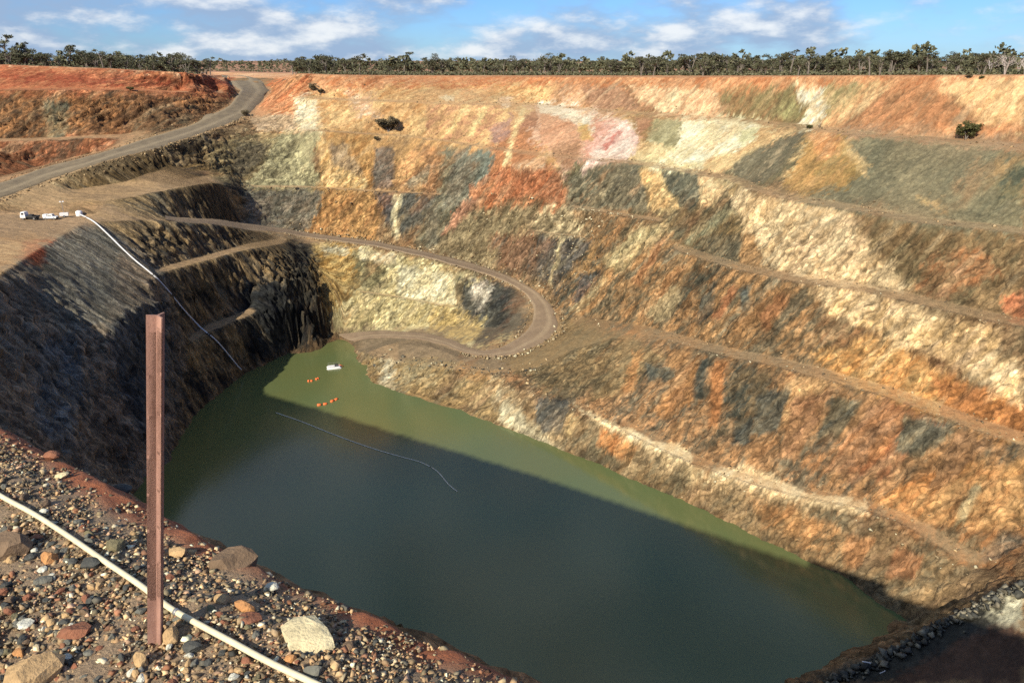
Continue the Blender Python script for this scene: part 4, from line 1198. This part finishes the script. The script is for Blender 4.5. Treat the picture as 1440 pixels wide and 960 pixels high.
# shrubs on the walls
def bush(u, v, wpx, hpx, label, leafmat=None, idx=0, name='shrub', cat='shrub'):
    p = sight(u, v); dep = CP * p[1] - SP * (p[2] - CAMZ)
    h = hpx / FPX * dep; w = wpx / FPX * dep
    plant(name, 'bush', idx, p[0], p[1], p[2] - .1, h, label, cat, None, leafmat, wide=w / h / 1.05)
bush(1358, 196, 36, 29, 'lone round green tree on the upper bench at the right', None, 0, 'lone_tree', 'tree')
bush(546, 185, 42, 24, 'grey olive shrub sprawling on the upper far wall', M_LEAF3, 1)
bush(441, 128, 14, 12, 'dark dry shrub near the rim right of the haul road, left of a pair', M_LEAF3, 2)
bush(451, 133, 12, 9, 'dark dry shrub near the rim right of the haul road, right of a pair', M_LEAF3, 1)
bush(1137, 181, 13, 7, 'small dark shrub at the foot of the white streak', None, 2)
bush(345, 163, 16, 10, 'low olive shrub at the edge of the haul road', M_LEAF3, 0)
bush(530, 199, 10, 7, 'small dark shrub below the sprawling olive shrub on the far wall', M_LEAF3, 2)
bush(183, 127, 14, 6, 'low green shrub on the bench of the red left wall', None, 1)
bush(1362, 111, 12, 8, 'low olive shrub on the rim in front of the dark gums', M_LEAF3, 1)
bush(1380, 113, 9, 6, 'dark tussock on the rim right of the low olive shrub', None, 0)
# ------------------------------------------------------------------ things in the pit
M_WHITE = plain('white_paint', (.78, .77, .73), .45, 0, .06, 2)
M_DARK = plain('dark_rubber', (.03, .03, .03), .8, 0, .2, 4)
M_GLASS = plain('dark_glass', (.02, .025, .03), .1, 0, .1, 4)
M_STEEL = plain('grey_steel', (.28, .28, .27), .5, .4, .2, 4)
M_ORANGE = plain('orange_float', (.80, .16, .035), .55, 0, .12, 3)
M_PIPE = plain('pale_poly_pipe', (.62, .62, .60), .5, 0, .1, 1)
M_CREAM = plain('cream_plastic', (.70, .61, .38), .6, 0, .10, 30)
def box(V, F, x0, x1, y0, y1, z0, z1, tx=0.0, ty=0.0):
    b = len(V)
    V += [(x0, y0, z0), (x1, y0, z0), (x1, y1, z0), (x0, y1, z0), (x0 + tx, y0 + ty, z1), (x1 - tx, y0 + ty, z1), (x1 - tx, y1 - ty, z1), (x0 + tx, y1 - ty, z1)]
    F += [(b, b+3, b+2, b+1), (b+4, b+5, b+6, b+7), (b, b+1, b+5, b+4), (b+1, b+2, b+6, b+5), (b+2, b+3, b+7, b+6), (b+3, b, b+4, b+7)]
def bevel(o, w, seg=2):
    m = o.modifiers.new('bevel', 'BEVEL'); m.width = w; m.segments = seg; m.limit_method = 'ANGLE'
    return o
def part(name, boxes, mat, parent, bw=0.0):
    V, F = [], []
    for b in boxes: box(V, F, *b)
    o = new_mesh_obj(name, V, F, mat, parent)
    return bevel(o, bw) if bw else o
def empty(name, loc, rz=0.0):
    e = bpy.data.objects.new(name, None); COL.objects.link(e); e.location = loc; e.rotation_euler = (0, 0, rz); e.empty_display_size = .5; return e
def wheel(parent, x, y, r, w):
    V, F = [], []; tube(V, F, [(x, y - w / 2, r), (x, y + w / 2, r)], [r, r], 16)
    o = new_mesh_obj('wheel', V, F, M_DARK, parent)
    V, F = [], []; s = -1 if y < 0 else 1
    tube(V, F, [(x, y + s * w / 2, r), (x, y + s * (w / 2 + .015), r)], [r * .55, r * .5], 12)
    new_mesh_obj('rim', V, F, M_STEEL, o)
# truck on the pad
p = sight(43, 309); tr = empty('service_truck', (p[0], p[1], p[2] + .02), math.radians(178)); tr.scale = (.72, .8, .85)
part('chassis', [(-3.2, 2.9, -.45, .45, .55, .8)], M_DARK, tr)
cabt = part('cab', [(1.0, 3.1, -1.12, 1.12, .7, 1.6, .03, .03), (1.05, 2.95, -1.08, 1.08, 1.6, 2.6, .22, .1)], M_WHITE, tr, .08)
part('windscreen', [(2.72, 2.80, -.9, .9, 1.72, 2.36)], M_GLASS, cabt)
for s in (-1, 1): part('side_window', [(1.5, 2.5, s * 1.065 - .02, s * 1.065 + .02, 1.72, 2.3)], M_GLASS, cabt)
part('tray', [(-3.3, .85, -1.15, 1.15, .85, 1.0), (-3.3, .85, -1.15, -1.08, 1.0, 1.35), (-3.3, .85, 1.08, 1.15, 1.0, 1.35), (-3.3, -3.22, -1.08, 1.08, 1.0, 1.35), (-1.4, .3, -.7, .7, 1.0, 1.7)], M_DARK, tr, .02)
for x in (2.1, -2.2):
    for s in (-1, 1): wheel(tr, x, s * .95, .48, .3)
tag(tr, 'white cabbed service truck with dark tray on the flat pad at left', 'truck')
# utility vehicle
p = sight(72, 309); ut = empty('utility_vehicle', (p[0], p[1], p[2] + .02), math.radians(4)); ut.scale = (.75, .8, .85)
part('body', [(-2.5, 2.4, -.92, .92, .45, 1.05, .04, .03)], M_WHITE, ut, .1)
cb = part('cab', [(-1.0, 1.3, -.86, .86, 1.05, 1.8, .38, .14)], M_WHITE, ut, .1)
part('windscreen', [(.95, 1.16, -.66, .66, 1.18, 1.62)], M_GLASS, cb)
for s in (-1, 1): part('side_window', [(-.65, .85, s * .79 - .02, s * .79 + .02, 1.18, 1.6)], M_GLASS, cb)
part('canopy', [(-2.45, -1.0, -.88, .88, 1.06, 1.78, .05, .08)], M_WHITE, ut, .06)
part('bumper', [(2.36, 2.55, -.85, .85, .45, .75)], M_DARK, ut, .03)
for s in (-1, 1): part('headlight', [(2.38, 2.43, s * .68 - .14, s * .68 + .14, .8, .98)], M_STEEL, ut)
for x in (1.55, -1.5):
    for s in (-1, 1): wheel(ut, x, s * .82, .38, .24)
tag(ut, 'white utility vehicle parked right of the truck on the pad', 'vehicle')
# lighting tower on a trailer
p = sight(84, 308); lt = empty('lighting_tower', (p[0], p[1] + 2.5, p[2] + .02), .4)
part('trailer', [(-1.1, 1.1, -.6, .6, .4, 1.25)], M_WHITE, lt, .05)
part('mast', [(-.06, .06, -.06, .06, 1.25, 4.4)], M_STEEL, lt)
for s in (-1, 1): part('lamp_head', [(s * .35 - .22, s * .35 + .22, -.1, .1, 4.25, 4.55)], M_WHITE, lt, .03)
for s in (-1, 1): wheel(lt, 0, s * .66, .3, .18)
tag(lt, 'pale lighting tower with short mast behind the utility vehicle', 'lighting tower')
# white pump tank at the head of the pipe
p = sight(112, 304); tk = empty('water_tank', (p[0], p[1], p[2] - .05))
V, F = [], []; tube(V, F, [(0, 0, 0), (0, 0, .1), (0, 0, 1.25), (0, 0, 1.5), (0, 0, 1.62)], [.85, .9, .9, .7, .25], 20)
new_mesh_obj('shell', V, F, M_WHITE, tk, True)
V, F = [], []; tube(V, F, [(0, 0, 1.6), (0, 0, 1.75)], [.22, .22], 12); new_mesh_obj('lid', V, F, M_STEEL, tk)
tag(tk, 'small white tank at the crest where the pale pipe starts down', 'tank')

def cable(name, pts, r, mat, sides=8, sub=6, sag=0.0, parent=None):
    P = [Vector(q) for q in pts]; out = []
    for i in range(len(P) - 1):
        p0, p1, p2, p3 = P[max(i - 1, 0)], P[i], P[i + 1], P[min(i + 2, len(P) - 1)]
        for k in range(sub):
            t = k / sub
            out.append(.5 * ((2 * p1) + (p2 - p0) * t + (2 * p0 - 5 * p1 + 4 * p2 - p3) * t * t + (3 * p1 - p0 - 3 * p2 + p3) * t ** 3))
    out.append(P[-1])
    V, F = [], []; tube(V, F, out, [r] * len(out), sides)
    return new_mesh_obj(name, V, F, mat, parent, True), out
# pale dewatering pipe down the left wall into the lake
def drape(px, lift):
    # follow the face: survey it every few metres and lay the pipe just clear of the rock
    out = []
    for (u0, v0), (u1, v1) in zip(px[:-1], px[1:]):
        for k in range(3):
            q = Vector(sight(u0 + (u1 - u0) * k / 3, v0 + (v1 - v0) * k / 3))
            out.append(q + Vector((.45, -.6, .5)).normalized() * lift)
    for _ in range(3):
        for i in range(1, len(out) - 1): out[i] = .25 * out[i - 1] + .5 * out[i] + .25 * out[i + 1]
    return out
pp = drape([(113, 304), (122, 308), (133, 314), (150, 330), (170, 350), (190, 369), (206, 381), (221, 394), (236, 411), (250, 429), (265, 446), (280, 462), (296, 475), (310, 487), (322, 502), (334, 518), (342, 527)], 1.0)
dp, _ = cable('dewatering_pipe', pp, .20, M_PIPE, 8, 2)
tag(dp, 'long pale pipe running down the dark left wall from pad to water', 'pipe')
# floating line on the lake
fl = [Vector(world_pt(u, v, .06)) for (u, v) in [(388, 580), (425, 593), (470, 611), (520, 629), (560, 641), (592, 650), (614, 662), (630, 680), (643, 691)]]
fo, _ = cable('floating_hose', fl, .11, plain('weathered_hose', (.70, .66, .54), .6, 0, .15, 1))
tag(fo, 'thin pale hose floating in a curve across the lake', 'hose')
# pump pontoon
p = Vector(world_pt(470, 517, 0)); bo = empty('pump_pontoon', (p.x, p.y, 0), .25); bo.scale = (.85, .85, .85)
for s in (-1, 1):
    V, F = [], []; tube(V, F, [(-2.7, s * .95, .1), (-2.3, s * .95, .1), (2.2, s * .95, .1), (2.7, s * .95, .12)], [.12, .42, .42, .1], 12)
    new_mesh_obj('float', V, F, M_WHITE, bo, True)
dk = part('deck', [(-2.2, 2.1, -1.4, 1.4, .5, .64)], M_WHITE, bo, .02)
part('pump', [(.2, 1.5, -.5, .5, .64, 1.25), (.5, 1.1, -.3, .3, 1.25, 1.55)], M_DARK, bo, .06)
for x in (-2.1, 0, 2.0):
    for s in (-1, 1): part('railing_post', [(x - .03, x + .03, s * 1.33 - .03, s * 1.33 + .03, .64, 1.5)], M_STEEL, dk)
for s in (-1, 1): part('handrail', [(-2.1, 2.0, s * 1.33 - .03, s * 1.33 + .03, 1.48, 1.54)], M_STEEL, dk)
V, F = [], []; tube(V, F, [(1.5, 0, 1.0), (2.4, .1, .8), (3.4, .3, .1)], [.12] * 3, 8); new_mesh_obj('outlet', V, F, M_ORANGE, bo, True)
tag(bo, 'white pump pontoon with dark pump floating near the rock peninsula', 'pontoon')
# orange floats
def oflo(u, v, L, rz, label):
    p = Vector(world_pt(u, v, 0)); e = empty('pipe_float', (p.x, p.y, .08), rz)
    V, F = [], []; tube(V, F, [(-L / 2, 0, 0), (-L / 2 + .12, 0, 0), (-L * .12, 0, 0), (-L * .1, 0, 0)], [.16, .4, .4, .22], 12)
    new_mesh_obj('drum', V, F, M_ORANGE, e, True)
    V, F = [], []; tube(V, F, [(L / 2, .1, 0), (L / 2 - .12, .1, 0), (L * .12, 0, 0), (L * .1, 0, 0)], [.16, .36, .36, .22], 12)
    new_mesh_obj('drum', V, F, M_ORANGE, e, True)
    V, F = [], []; tube(V, F, [(-L * .12, 0, 0), (L * .12, 0, 0)], [.1, .1], 8); new_mesh_obj('link', V, F, M_DARK, e)
    tag(e, label, 'float', 'orange floats on the lake')
oflo(436, 536, 1.5, .1, 'smallest orange float, nearest the white pontoon')
oflo(446, 533, 1.2, .9, 'tiny pale orange float right beside the smallest float')
oflo(453, 569, 2.8, .35, 'long orange float, left of the pair near the shadow edge')
oflo(470, 563, 2.6, .9, 'tilted orange float, right of the pair near the shadow edge')
# scrap pipe on the lower right berm
q = sight(1222, 938); 
sp_, _ = cable('scrap_pipe', [Vector(q) + Vector((-1.0, .3, .75)), Vector(q) + Vector((0, .05, .72)), Vector(q) + Vector((1.0, -.35, .6))], .09, M_WHITE)
tag(sp_, 'short white pipe lying on the dark rock berm at lower right', 'pipe')
q = sight(1240, 949)
sp_, _ = cable('scrap_pipe', [Vector(q) + Vector((-.5, -.2, .55)), Vector(q) + Vector((.1, 0, .6)), Vector(q) + Vector((.45, .2, .65))], .06, M_PIPE)
tag(sp_, 'bent grey pipe offcut below the short white pipe on the berm', 'pipe')

# ------------------------------------------------------------------ the lookout in the foreground
E0 = np.array([0.05, 2.18]); EE = np.array([-.86, .51]); EN = np.array([.51, .86])
def fg_z(x, y):
    x, y = np.asarray(x, float), np.asarray(y, float)
    s = (x - E0[0]) * EE[0] + (y - E0[1]) * EE[1]; d = (x - E0[0]) * EN[0] + (y - E0[1]) * EN[1]
    d = d + .13 * fbm(s / .9 + 3, s * 0 + .5, s * 0, 3) - .03 * smoothstep(2, 5, s)
    z = -2.13 + .05 * fbm(x / .8, y / .8, x * 0 + 2, 3) - .04 * np.clip(-d, 0, 4) * 0
    z = z + .05 * smoothstep(1.5, 4, s)
    a = np.clip(d + .34, 0, .40); z = z - a * .34
    b = np.clip(d - .05, 0, None); z = z - np.minimum(b, .25) * 1.2 - np.clip(b - .12, 0, None) * 2.2
    return CAMZ + z
def fg_hit(u, v):
    yc = (480.0 - v) / FPX
    d = np.array([(u - 720.0) / FPX, CP + yc * SP, yc * CP - SP])
    t = np.arange(1.5, 8, .004)
    g = fg_z(d[0] * t, d[1] * t); i = int(np.argmax(CAMZ + d[2] * t <= g))
    return np.array([d[0] * t[i], d[1] * t[i], g[i]]), t[i]
def build_lookout():
    s = np.linspace(-4.5, 9, 520); d = np.concatenate([np.linspace(-4, -2.3, 40), np.linspace(-2.27, 1.0, 170), np.linspace(1.05, 5, 40)])
    S, D = np.meshgrid(s, d)
    X = E0[0] + S * EE[0] + D * EN[0]; Y = E0[1] + S * EE[1] + D * EN[1]
    Z = fg_z(X, Y) + .018 * fbm(X / .12, Y / .12, X * 0, 4, .6) + smoothstep(-.3, .1, D) * .05 * fbm(X / .2 + 9, Y / .2, X * 0, 4, .6)
    n, m = S.shape; ii = np.arange(n * m).reshape(n, m)
    F = np.stack([ii[:-1, :-1], ii[1:, :-1], ii[1:, 1:], ii[:-1, 1:]], -1).reshape(-1, 4)
    t = NT('lookout_soil'); ob = t.coord()
    soil = t.attr('soil', 'Fac')
    n1 = t.noise(ob, 9, 8, .65); n2 = t.noise(ob, 60, 6, .7)
    red = t.mix(t.rng(n1, .3, .7), (.24, .070, .026), (.42, .150, .062))
    grav = t.mix(t.rng(n2, .3, .7), (.20, .14, .08), (.44, .31, .18))
    c = t.mix(soil, grav, red)
    mt = t.set(Base_Color=c, Roughness=.95, Normal=t.bump(t.math('ADD', n1, n2), .8, .03))
    o = new_mesh_obj('lookout_ground', np.stack([X, Y, Z], -1).reshape(-1, 3), F, mt, smooth=True)
    if o.data.polygons[len(F) // 3].normal.z < 0: o.data.flip_normals()
    at = o.data.attributes.new('soil', 'FLOAT', 'POINT')
    at.data.foreach_set('value', smoothstep(-.16, .02, D + .12 * fbm(X / .3, Y / .3, X * 0 + 5, 3)).ravel().astype(np.float32))
    tag(o, kind='structure')
build_lookout()
# gravel
G_PAL = [(170,134,92), (150,120,84), (188,148,100), (136,112,82), (200,156,104), (182,138,92), (160,124,86), (128,110,84), (104,94,78), (84,78,68), (214,180,132), (232,208,166), (164,106,70), (146,100,70), (196,150,112), (120,102,74), (176,146,104), (150,128,92)]
def in_view(x, y, z, m=60):
    u, v, dep = to_photo(x, y, z); return (u > -m) & (u < 1440) & (v > 560) & (v < 960 + m)
n = 120000
s = RNG.uniform(-1.8, 6.2, n); d = RNG.uniform(-2.6, .35, n)
dens = np.where(d < -.10, 1.0, np.where(d < .02, .4, .06)) * np.where(d < -1.9, .5, 1)
ok = RNG.random(n) < dens; s, d = s[ok], d[ok]
gx, gyy = E0[0] + s * EE[0] + d * EN[0], E0[1] + s * EE[1] + d * EN[1]
gz = fg_z(gx, gyy)
ok = in_view(gx, gyy, gz, 220); gx, gyy, gz = gx[ok], gyy[ok], gz[ok]
r = np.clip(.0074 * np.exp(.5 * RNG.normal(size=len(gx))), .003, .02)
gcol = np.clip(pick_cols(len(gx), G_PAL, .25) * 1.3, .01, .85)
M_GRAV = mat_stone('gravel_stone', 45)
gv = rocks_mesh('gravel', np.stack([gx, gyy, gz + r * .25], 1), r, gcol, M_GRAV, .72)
tag(gv, 'loose brown and grey gravel covering the ground at the lookout', 'gravel', kind='stuff')
print('GRAVEL', len(gx))
# stones one can pick out
def stone_mesh(seed, sx, sy, sz, rough=.22, sub=2):
    rng = np.random.default_rng(seed)
    import bmesh
    bm = bmesh.new(); bmesh.ops.create_icosphere(bm, subdivisions=sub, radius=1)
    V = np.array([v.co[:] for v in bm.verts])
    for k in range(7):                                    # chip flat facets off
        nrm = rng.normal(size=3); nrm /= np.linalg.norm(nrm); c = rng.uniform(.5, .85)
        dd = V @ nrm; V = V - np.where(dd > c, (dd - c), 0)[:, None] * nrm
    V *= 1 + rough * fbm(V[:, 0] * 1.6 + seed, V[:, 1] * 1.6, V[:, 2] * 1.6, 3)[:, None]
    V *= (sx, sy, sz)
    for v, co in zip(bm.verts, V): v.co = co
    me = bpy.data.meshes.new('stone'); bm.to_mesh(me); bm.free(); return me
SMAT = {}
def stone_mat(name, c):
    if name in SMAT: return SMAT[name]
    t = NT(name); ob = t.coord()
    n = t.noise(ob, 14, 8, .65); n2 = t.noise(ob, 70, 5, .6)
    a = tuple(alb(c)); k = t.mix(t.rng(n, .3, .7), tuple(x * .75 for x in a), tuple(min(.9, x * 1.45) for x in a))
    k = t.mix(t.math('MULTIPLY', t.rng(n2, .55, .75), .4), k, (.12, .09, .06))
    SMAT[name] = t.set(Base_Color=k, Roughness=.9, Specular_IOR_Level=.25, Normal=t.bump(t.math('ADD', n, n2), .7, .012)); return SMAT[name]
SC_ = dict(cream=(232,204,150), tan=(206,160,104), orange=(208,140,76), rust=(160,98,66), grey=(124,116,100), slate=(86,82,74), olive=(132,116,80), brown=(134,104,76), pale=(228,214,186))
def stone(u, v, wpx, hpx, colname, label, seed, group=None, rz=None, sink=.35, name='stone'):
    p, t = fg_hit(u, v + hpx * .3)
    w = wpx / FPX * t / 2; h = hpx / FPX * t / 2
    me = stone_mesh(seed, w, w * random.uniform(.6, .85), h * 1.0)
    me.materials.append(stone_mat(colname + '_rock', SC_[colname]))
    o = bpy.data.objects.new(name, me); COL.objects.link(o)
    o.location = (p[0], p[1], p[2] + h * (1 - sink) * .8); o.rotation_euler = (random.uniform(-.2, .2), random.uniform(-.2, .2), random.uniform(-.3, .3) if rz is None else rz)
    tag(o, label, 'stone', group); return o
stone(431, 893, 92, 24, 'cream', 'large cream coloured rock at the gravel edge, biggest and palest', 1, None, -.1, name='boulder')
stone(333, 782, 80, 50, 'brown', 'big rounded grey brown boulder half buried at the gravel crest', 2, None, .4, .75, name='boulder')
stone(50, 940, 78, 52, 'tan', 'large tan wedge shaped rock in the bottom left corner', 3, None, .5, name='boulder')
stone(12, 762, 66, 50, 'brown', 'large brown grey rock at the left picture edge', 4, None, .2, .45, name='boulder')
stone(296, 725, 24, 17, 'orange', 'orange stone perched on the gravel crest', 5)
stone(278, 738, 34, 18, 'slate', 'dark slate stone left of the orange stone on the crest', 6)
stone(306, 741, 30, 14, 'slate', 'flat black stone under the orange stone on the crest', 7)
stone(345, 851, 34, 22, 'orange', 'bright orange tan angular stone above the hose, right of the post', 8)
stone(313, 841, 24, 18, 'tan', 'tan stone beside the bright orange angular stone', 9)
stone(383, 824, 20, 20, 'pale', 'pale grey white stone near the red soil edge', 10)
stone(441, 940, 32, 26, 'grey', 'dark grey block below the large cream rock', 11)
stone(274, 907, 38, 20, 'slate', 'flat blue grey stone under the hose right of the post', 12)
stone(107, 884, 46, 22, 'rust', 'flat rust red stone left of the post', 13)
stone(38, 876, 26, 14, 'pale', 'small white stone at left, above the tan wedge', 14)
stone(70, 783, 26, 24, 'orange', 'yellow orange block above the hose at left', 15)
stone(163, 764, 30, 24, 'olive', 'olive stone above the hose in the middle left', 16)
stone(243, 892, 28, 32, 'tan', 'tan stone touching the foot of the post on its right', 17)
stone(200, 926, 24, 34, 'tan', 'upright tan stone in front of the foot of the post', 18)
stone(250, 775, 30, 18, 'tan', 'flat tan stone behind the post, right side', 19)
stone(88, 668, 20, 12, 'cream', 'cream pebble on the crest at the upper left', 20)
stone(75, 640, 26, 16, 'rust', 'rusty stone on the crest at the upper left', 21)
stone(170, 687, 34, 14, 'slate', 'dark flat stone on the crest left of the post', 22)
stone(28, 917, 20, 14, 'orange', 'small orange stone above the tan wedge rock', 23)
stone(352, 868, 36, 16, 'rust', 'flat dark red stone beneath the bright orange stone', 24)
stone(410, 925, 20, 14, 'orange', 'small salmon stone left of the dark grey block', 25)
stone(492, 908, 22, 12, 'brown', 'brown stone right of the large cream rock', 26)
stone(130, 790, 40, 18, 'slate', 'long dark slate stone just above the hose at left', 27)
stone(60, 815, 28, 16, 'grey', 'grey stone below the hose at far left', 28)
stone(415, 897, 18, 16, 'tan', 'small tan stone leaning on the left of the cream rock', 29)
stone(437, 905, 20, 14, 'orange', 'small orange stone tucked under the cream rock', 30)
kinds = [('grey', 'small grey stone lying loose in the gravel'), ('slate', 'small dark slate stone lying loose in the gravel'), ('tan', 'small tan stone lying loose in the gravel'),
         ('brown', 'small brown stone lying loose in the gravel'), ('olive', 'small olive stone lying loose in the gravel'), ('rust', 'small rust red stone lying loose in the gravel'), ('pale', 'small whitish stone lying loose in the gravel')]
cnt = 0
while cnt < 190:
    u, v = random.uniform(-10, 560), random.uniform(640, 965)
    if v < 640 + .62 * u + 20 or abs(u - 220) < 16: continue
    hz = 700 + .60 * u
    if abs(v - hz) < 14: continue
    kd = random.choice(kinds[:2] * 2 + kinds[2:]); w = random.uniform(9, 18)
    stone(u, v, w, w * random.uniform(.5, .85), kd[0], kd[1], 200 + cnt, 'loose ' + kd[0] + ' stones in the gravel', random.uniform(0, 6.28)); cnt += 1

# cream hose lying on the gravel
hp = []
for (u, v) in [(-140, 615), (-70, 657), (0, 701), (50, 729), (100, 761), (150, 796), (200, 830), (240, 861), (280, 884), (330, 911), (380, 938), (430, 962), (490, 990), (560, 1020)]:
    q, t = fg_hit(u, v); hp.append(Vector((q[0], q[1], q[2] + .024)))
e = empty('garden_hose', hp[0]); 
ho, path = cable('hose_tube', [q - hp[0] for q in hp], .0122, M_CREAM, 14, 8, parent=e)
j = min(range(len(path)), key=lambda i: (path[i] + hp[0] - Vector(fg_hit(253, 868)[0])).length)
V, F = [], []; tube(V, F, [path[j - 1].lerp(path[j], .55), path[j].lerp(path[j + 1], .35)], [.0142, .0142], 16)
new_mesh_obj('coupling', V, F, M_STEEL, e, True)
tag(e, 'cream coloured hose lying across the gravel past the rusty post', 'hose')

# rusty steel fence post
def rusty():
    t = NT('rusty_steel'); ob = t.coord()
    n = t.noise(t.vscale(ob, (1, 1, .35)), 18, 8, .65); n2 = t.noise(ob, 120, 5, .65)
    c = t.mix(t.rng(n, .3, .7), (.25, .13, .092), (.43, .245, .175))
    c = t.mix(t.math('MULTIPLY', t.rng(n2, .55, .75), .6), c, (.13, .07, .055))
    return t.set(Base_Color=c, Roughness=.82, Metallic=.15, Normal=t.bump(t.math('ADD', n, n2), .5, .004))
def build_post():
    b, tb = fg_hit(220, 903)
    D = float(b[1]); yc = (480 - 443) / FPX
    fw, up, dx = CP + yc * SP, yc * CP - SP, (221.5 - 720) / FPX
    tt = D / fw; top = Vector((dx * tt, D, CAMZ + up * tt)); base = Vector(b) - Vector((0, 0, .02))
    ax = (top - base); L = ax.length
    e = empty('fence_post', base); e.rotation_mode = 'QUATERNION'
    look = Vector((-base.x, -base.y, 0)).normalized()          # from the post towards the lookout
    z = ax.normalized(); x = (look - z * look.dot(z)).normalized(); y = z.cross(x)
    e.rotation_quaternion = Matrix((x, y, z)).transposed().to_quaternion()
    m = rusty(); th = .0032
    rot0 = math.radians(20)
    def flange(name, ang, length, holes):
        c, s_ = math.cos(ang), math.sin(ang)
        V, F = [], []
        segs = []
        zz = [-.3] + [h for h in holes] + [L]
        hw = .006; r0, r1 = length * .40, length * .40 + .012
        cur = -.3
        for h in holes:
            segs.append((0, length, cur, h - hw)); segs.append((0, r0, h - hw, h + hw)); segs.append((r1, length, h - hw, h + hw)); cur = h + hw
        segs.append((0, length, cur, L))
        for (a0, a1, z0, z1) in segs:
            bI = len(V)
            for zq in (z0, z1):
                for (aa, tt_) in ((a0, -th), (a1, -th * .8), (a1, th * .8), (a0, th)):
                    V.append((aa * c - tt_ * s_, aa * s_ + tt_ * c, zq))
            F += [(bI, bI+3, bI+2, bI+1), (bI+4, bI+5, bI+6, bI+7), (bI, bI+1, bI+5, bI+4), (bI+1, bI+2, bI+6, bI+5), (bI+2, bI+3, bI+7, bI+6), (bI+3, bI, bI+4, bI+7)]
        return new_mesh_obj(name, V, F, m, e)
    holes = [L - .045 - .155 * k for k in range(8) if L - .045 - .155 * k > .1]
    flange('stem', rot0, .030, holes)
    flange('wing', rot0 + math.radians(118), .034, []); flange('wing', rot0 - math.radians(118), .034, [h - .02 for h in holes])
    V, F = [], []; tube(V, F, [(0, 0, -.3), (0, 0, L - .001)], [.0052, .0052], 8); new_mesh_obj('core', V, F, m, e)
    tag(e, 'rusty steel star picket standing in the gravel at left', 'post')
build_post()
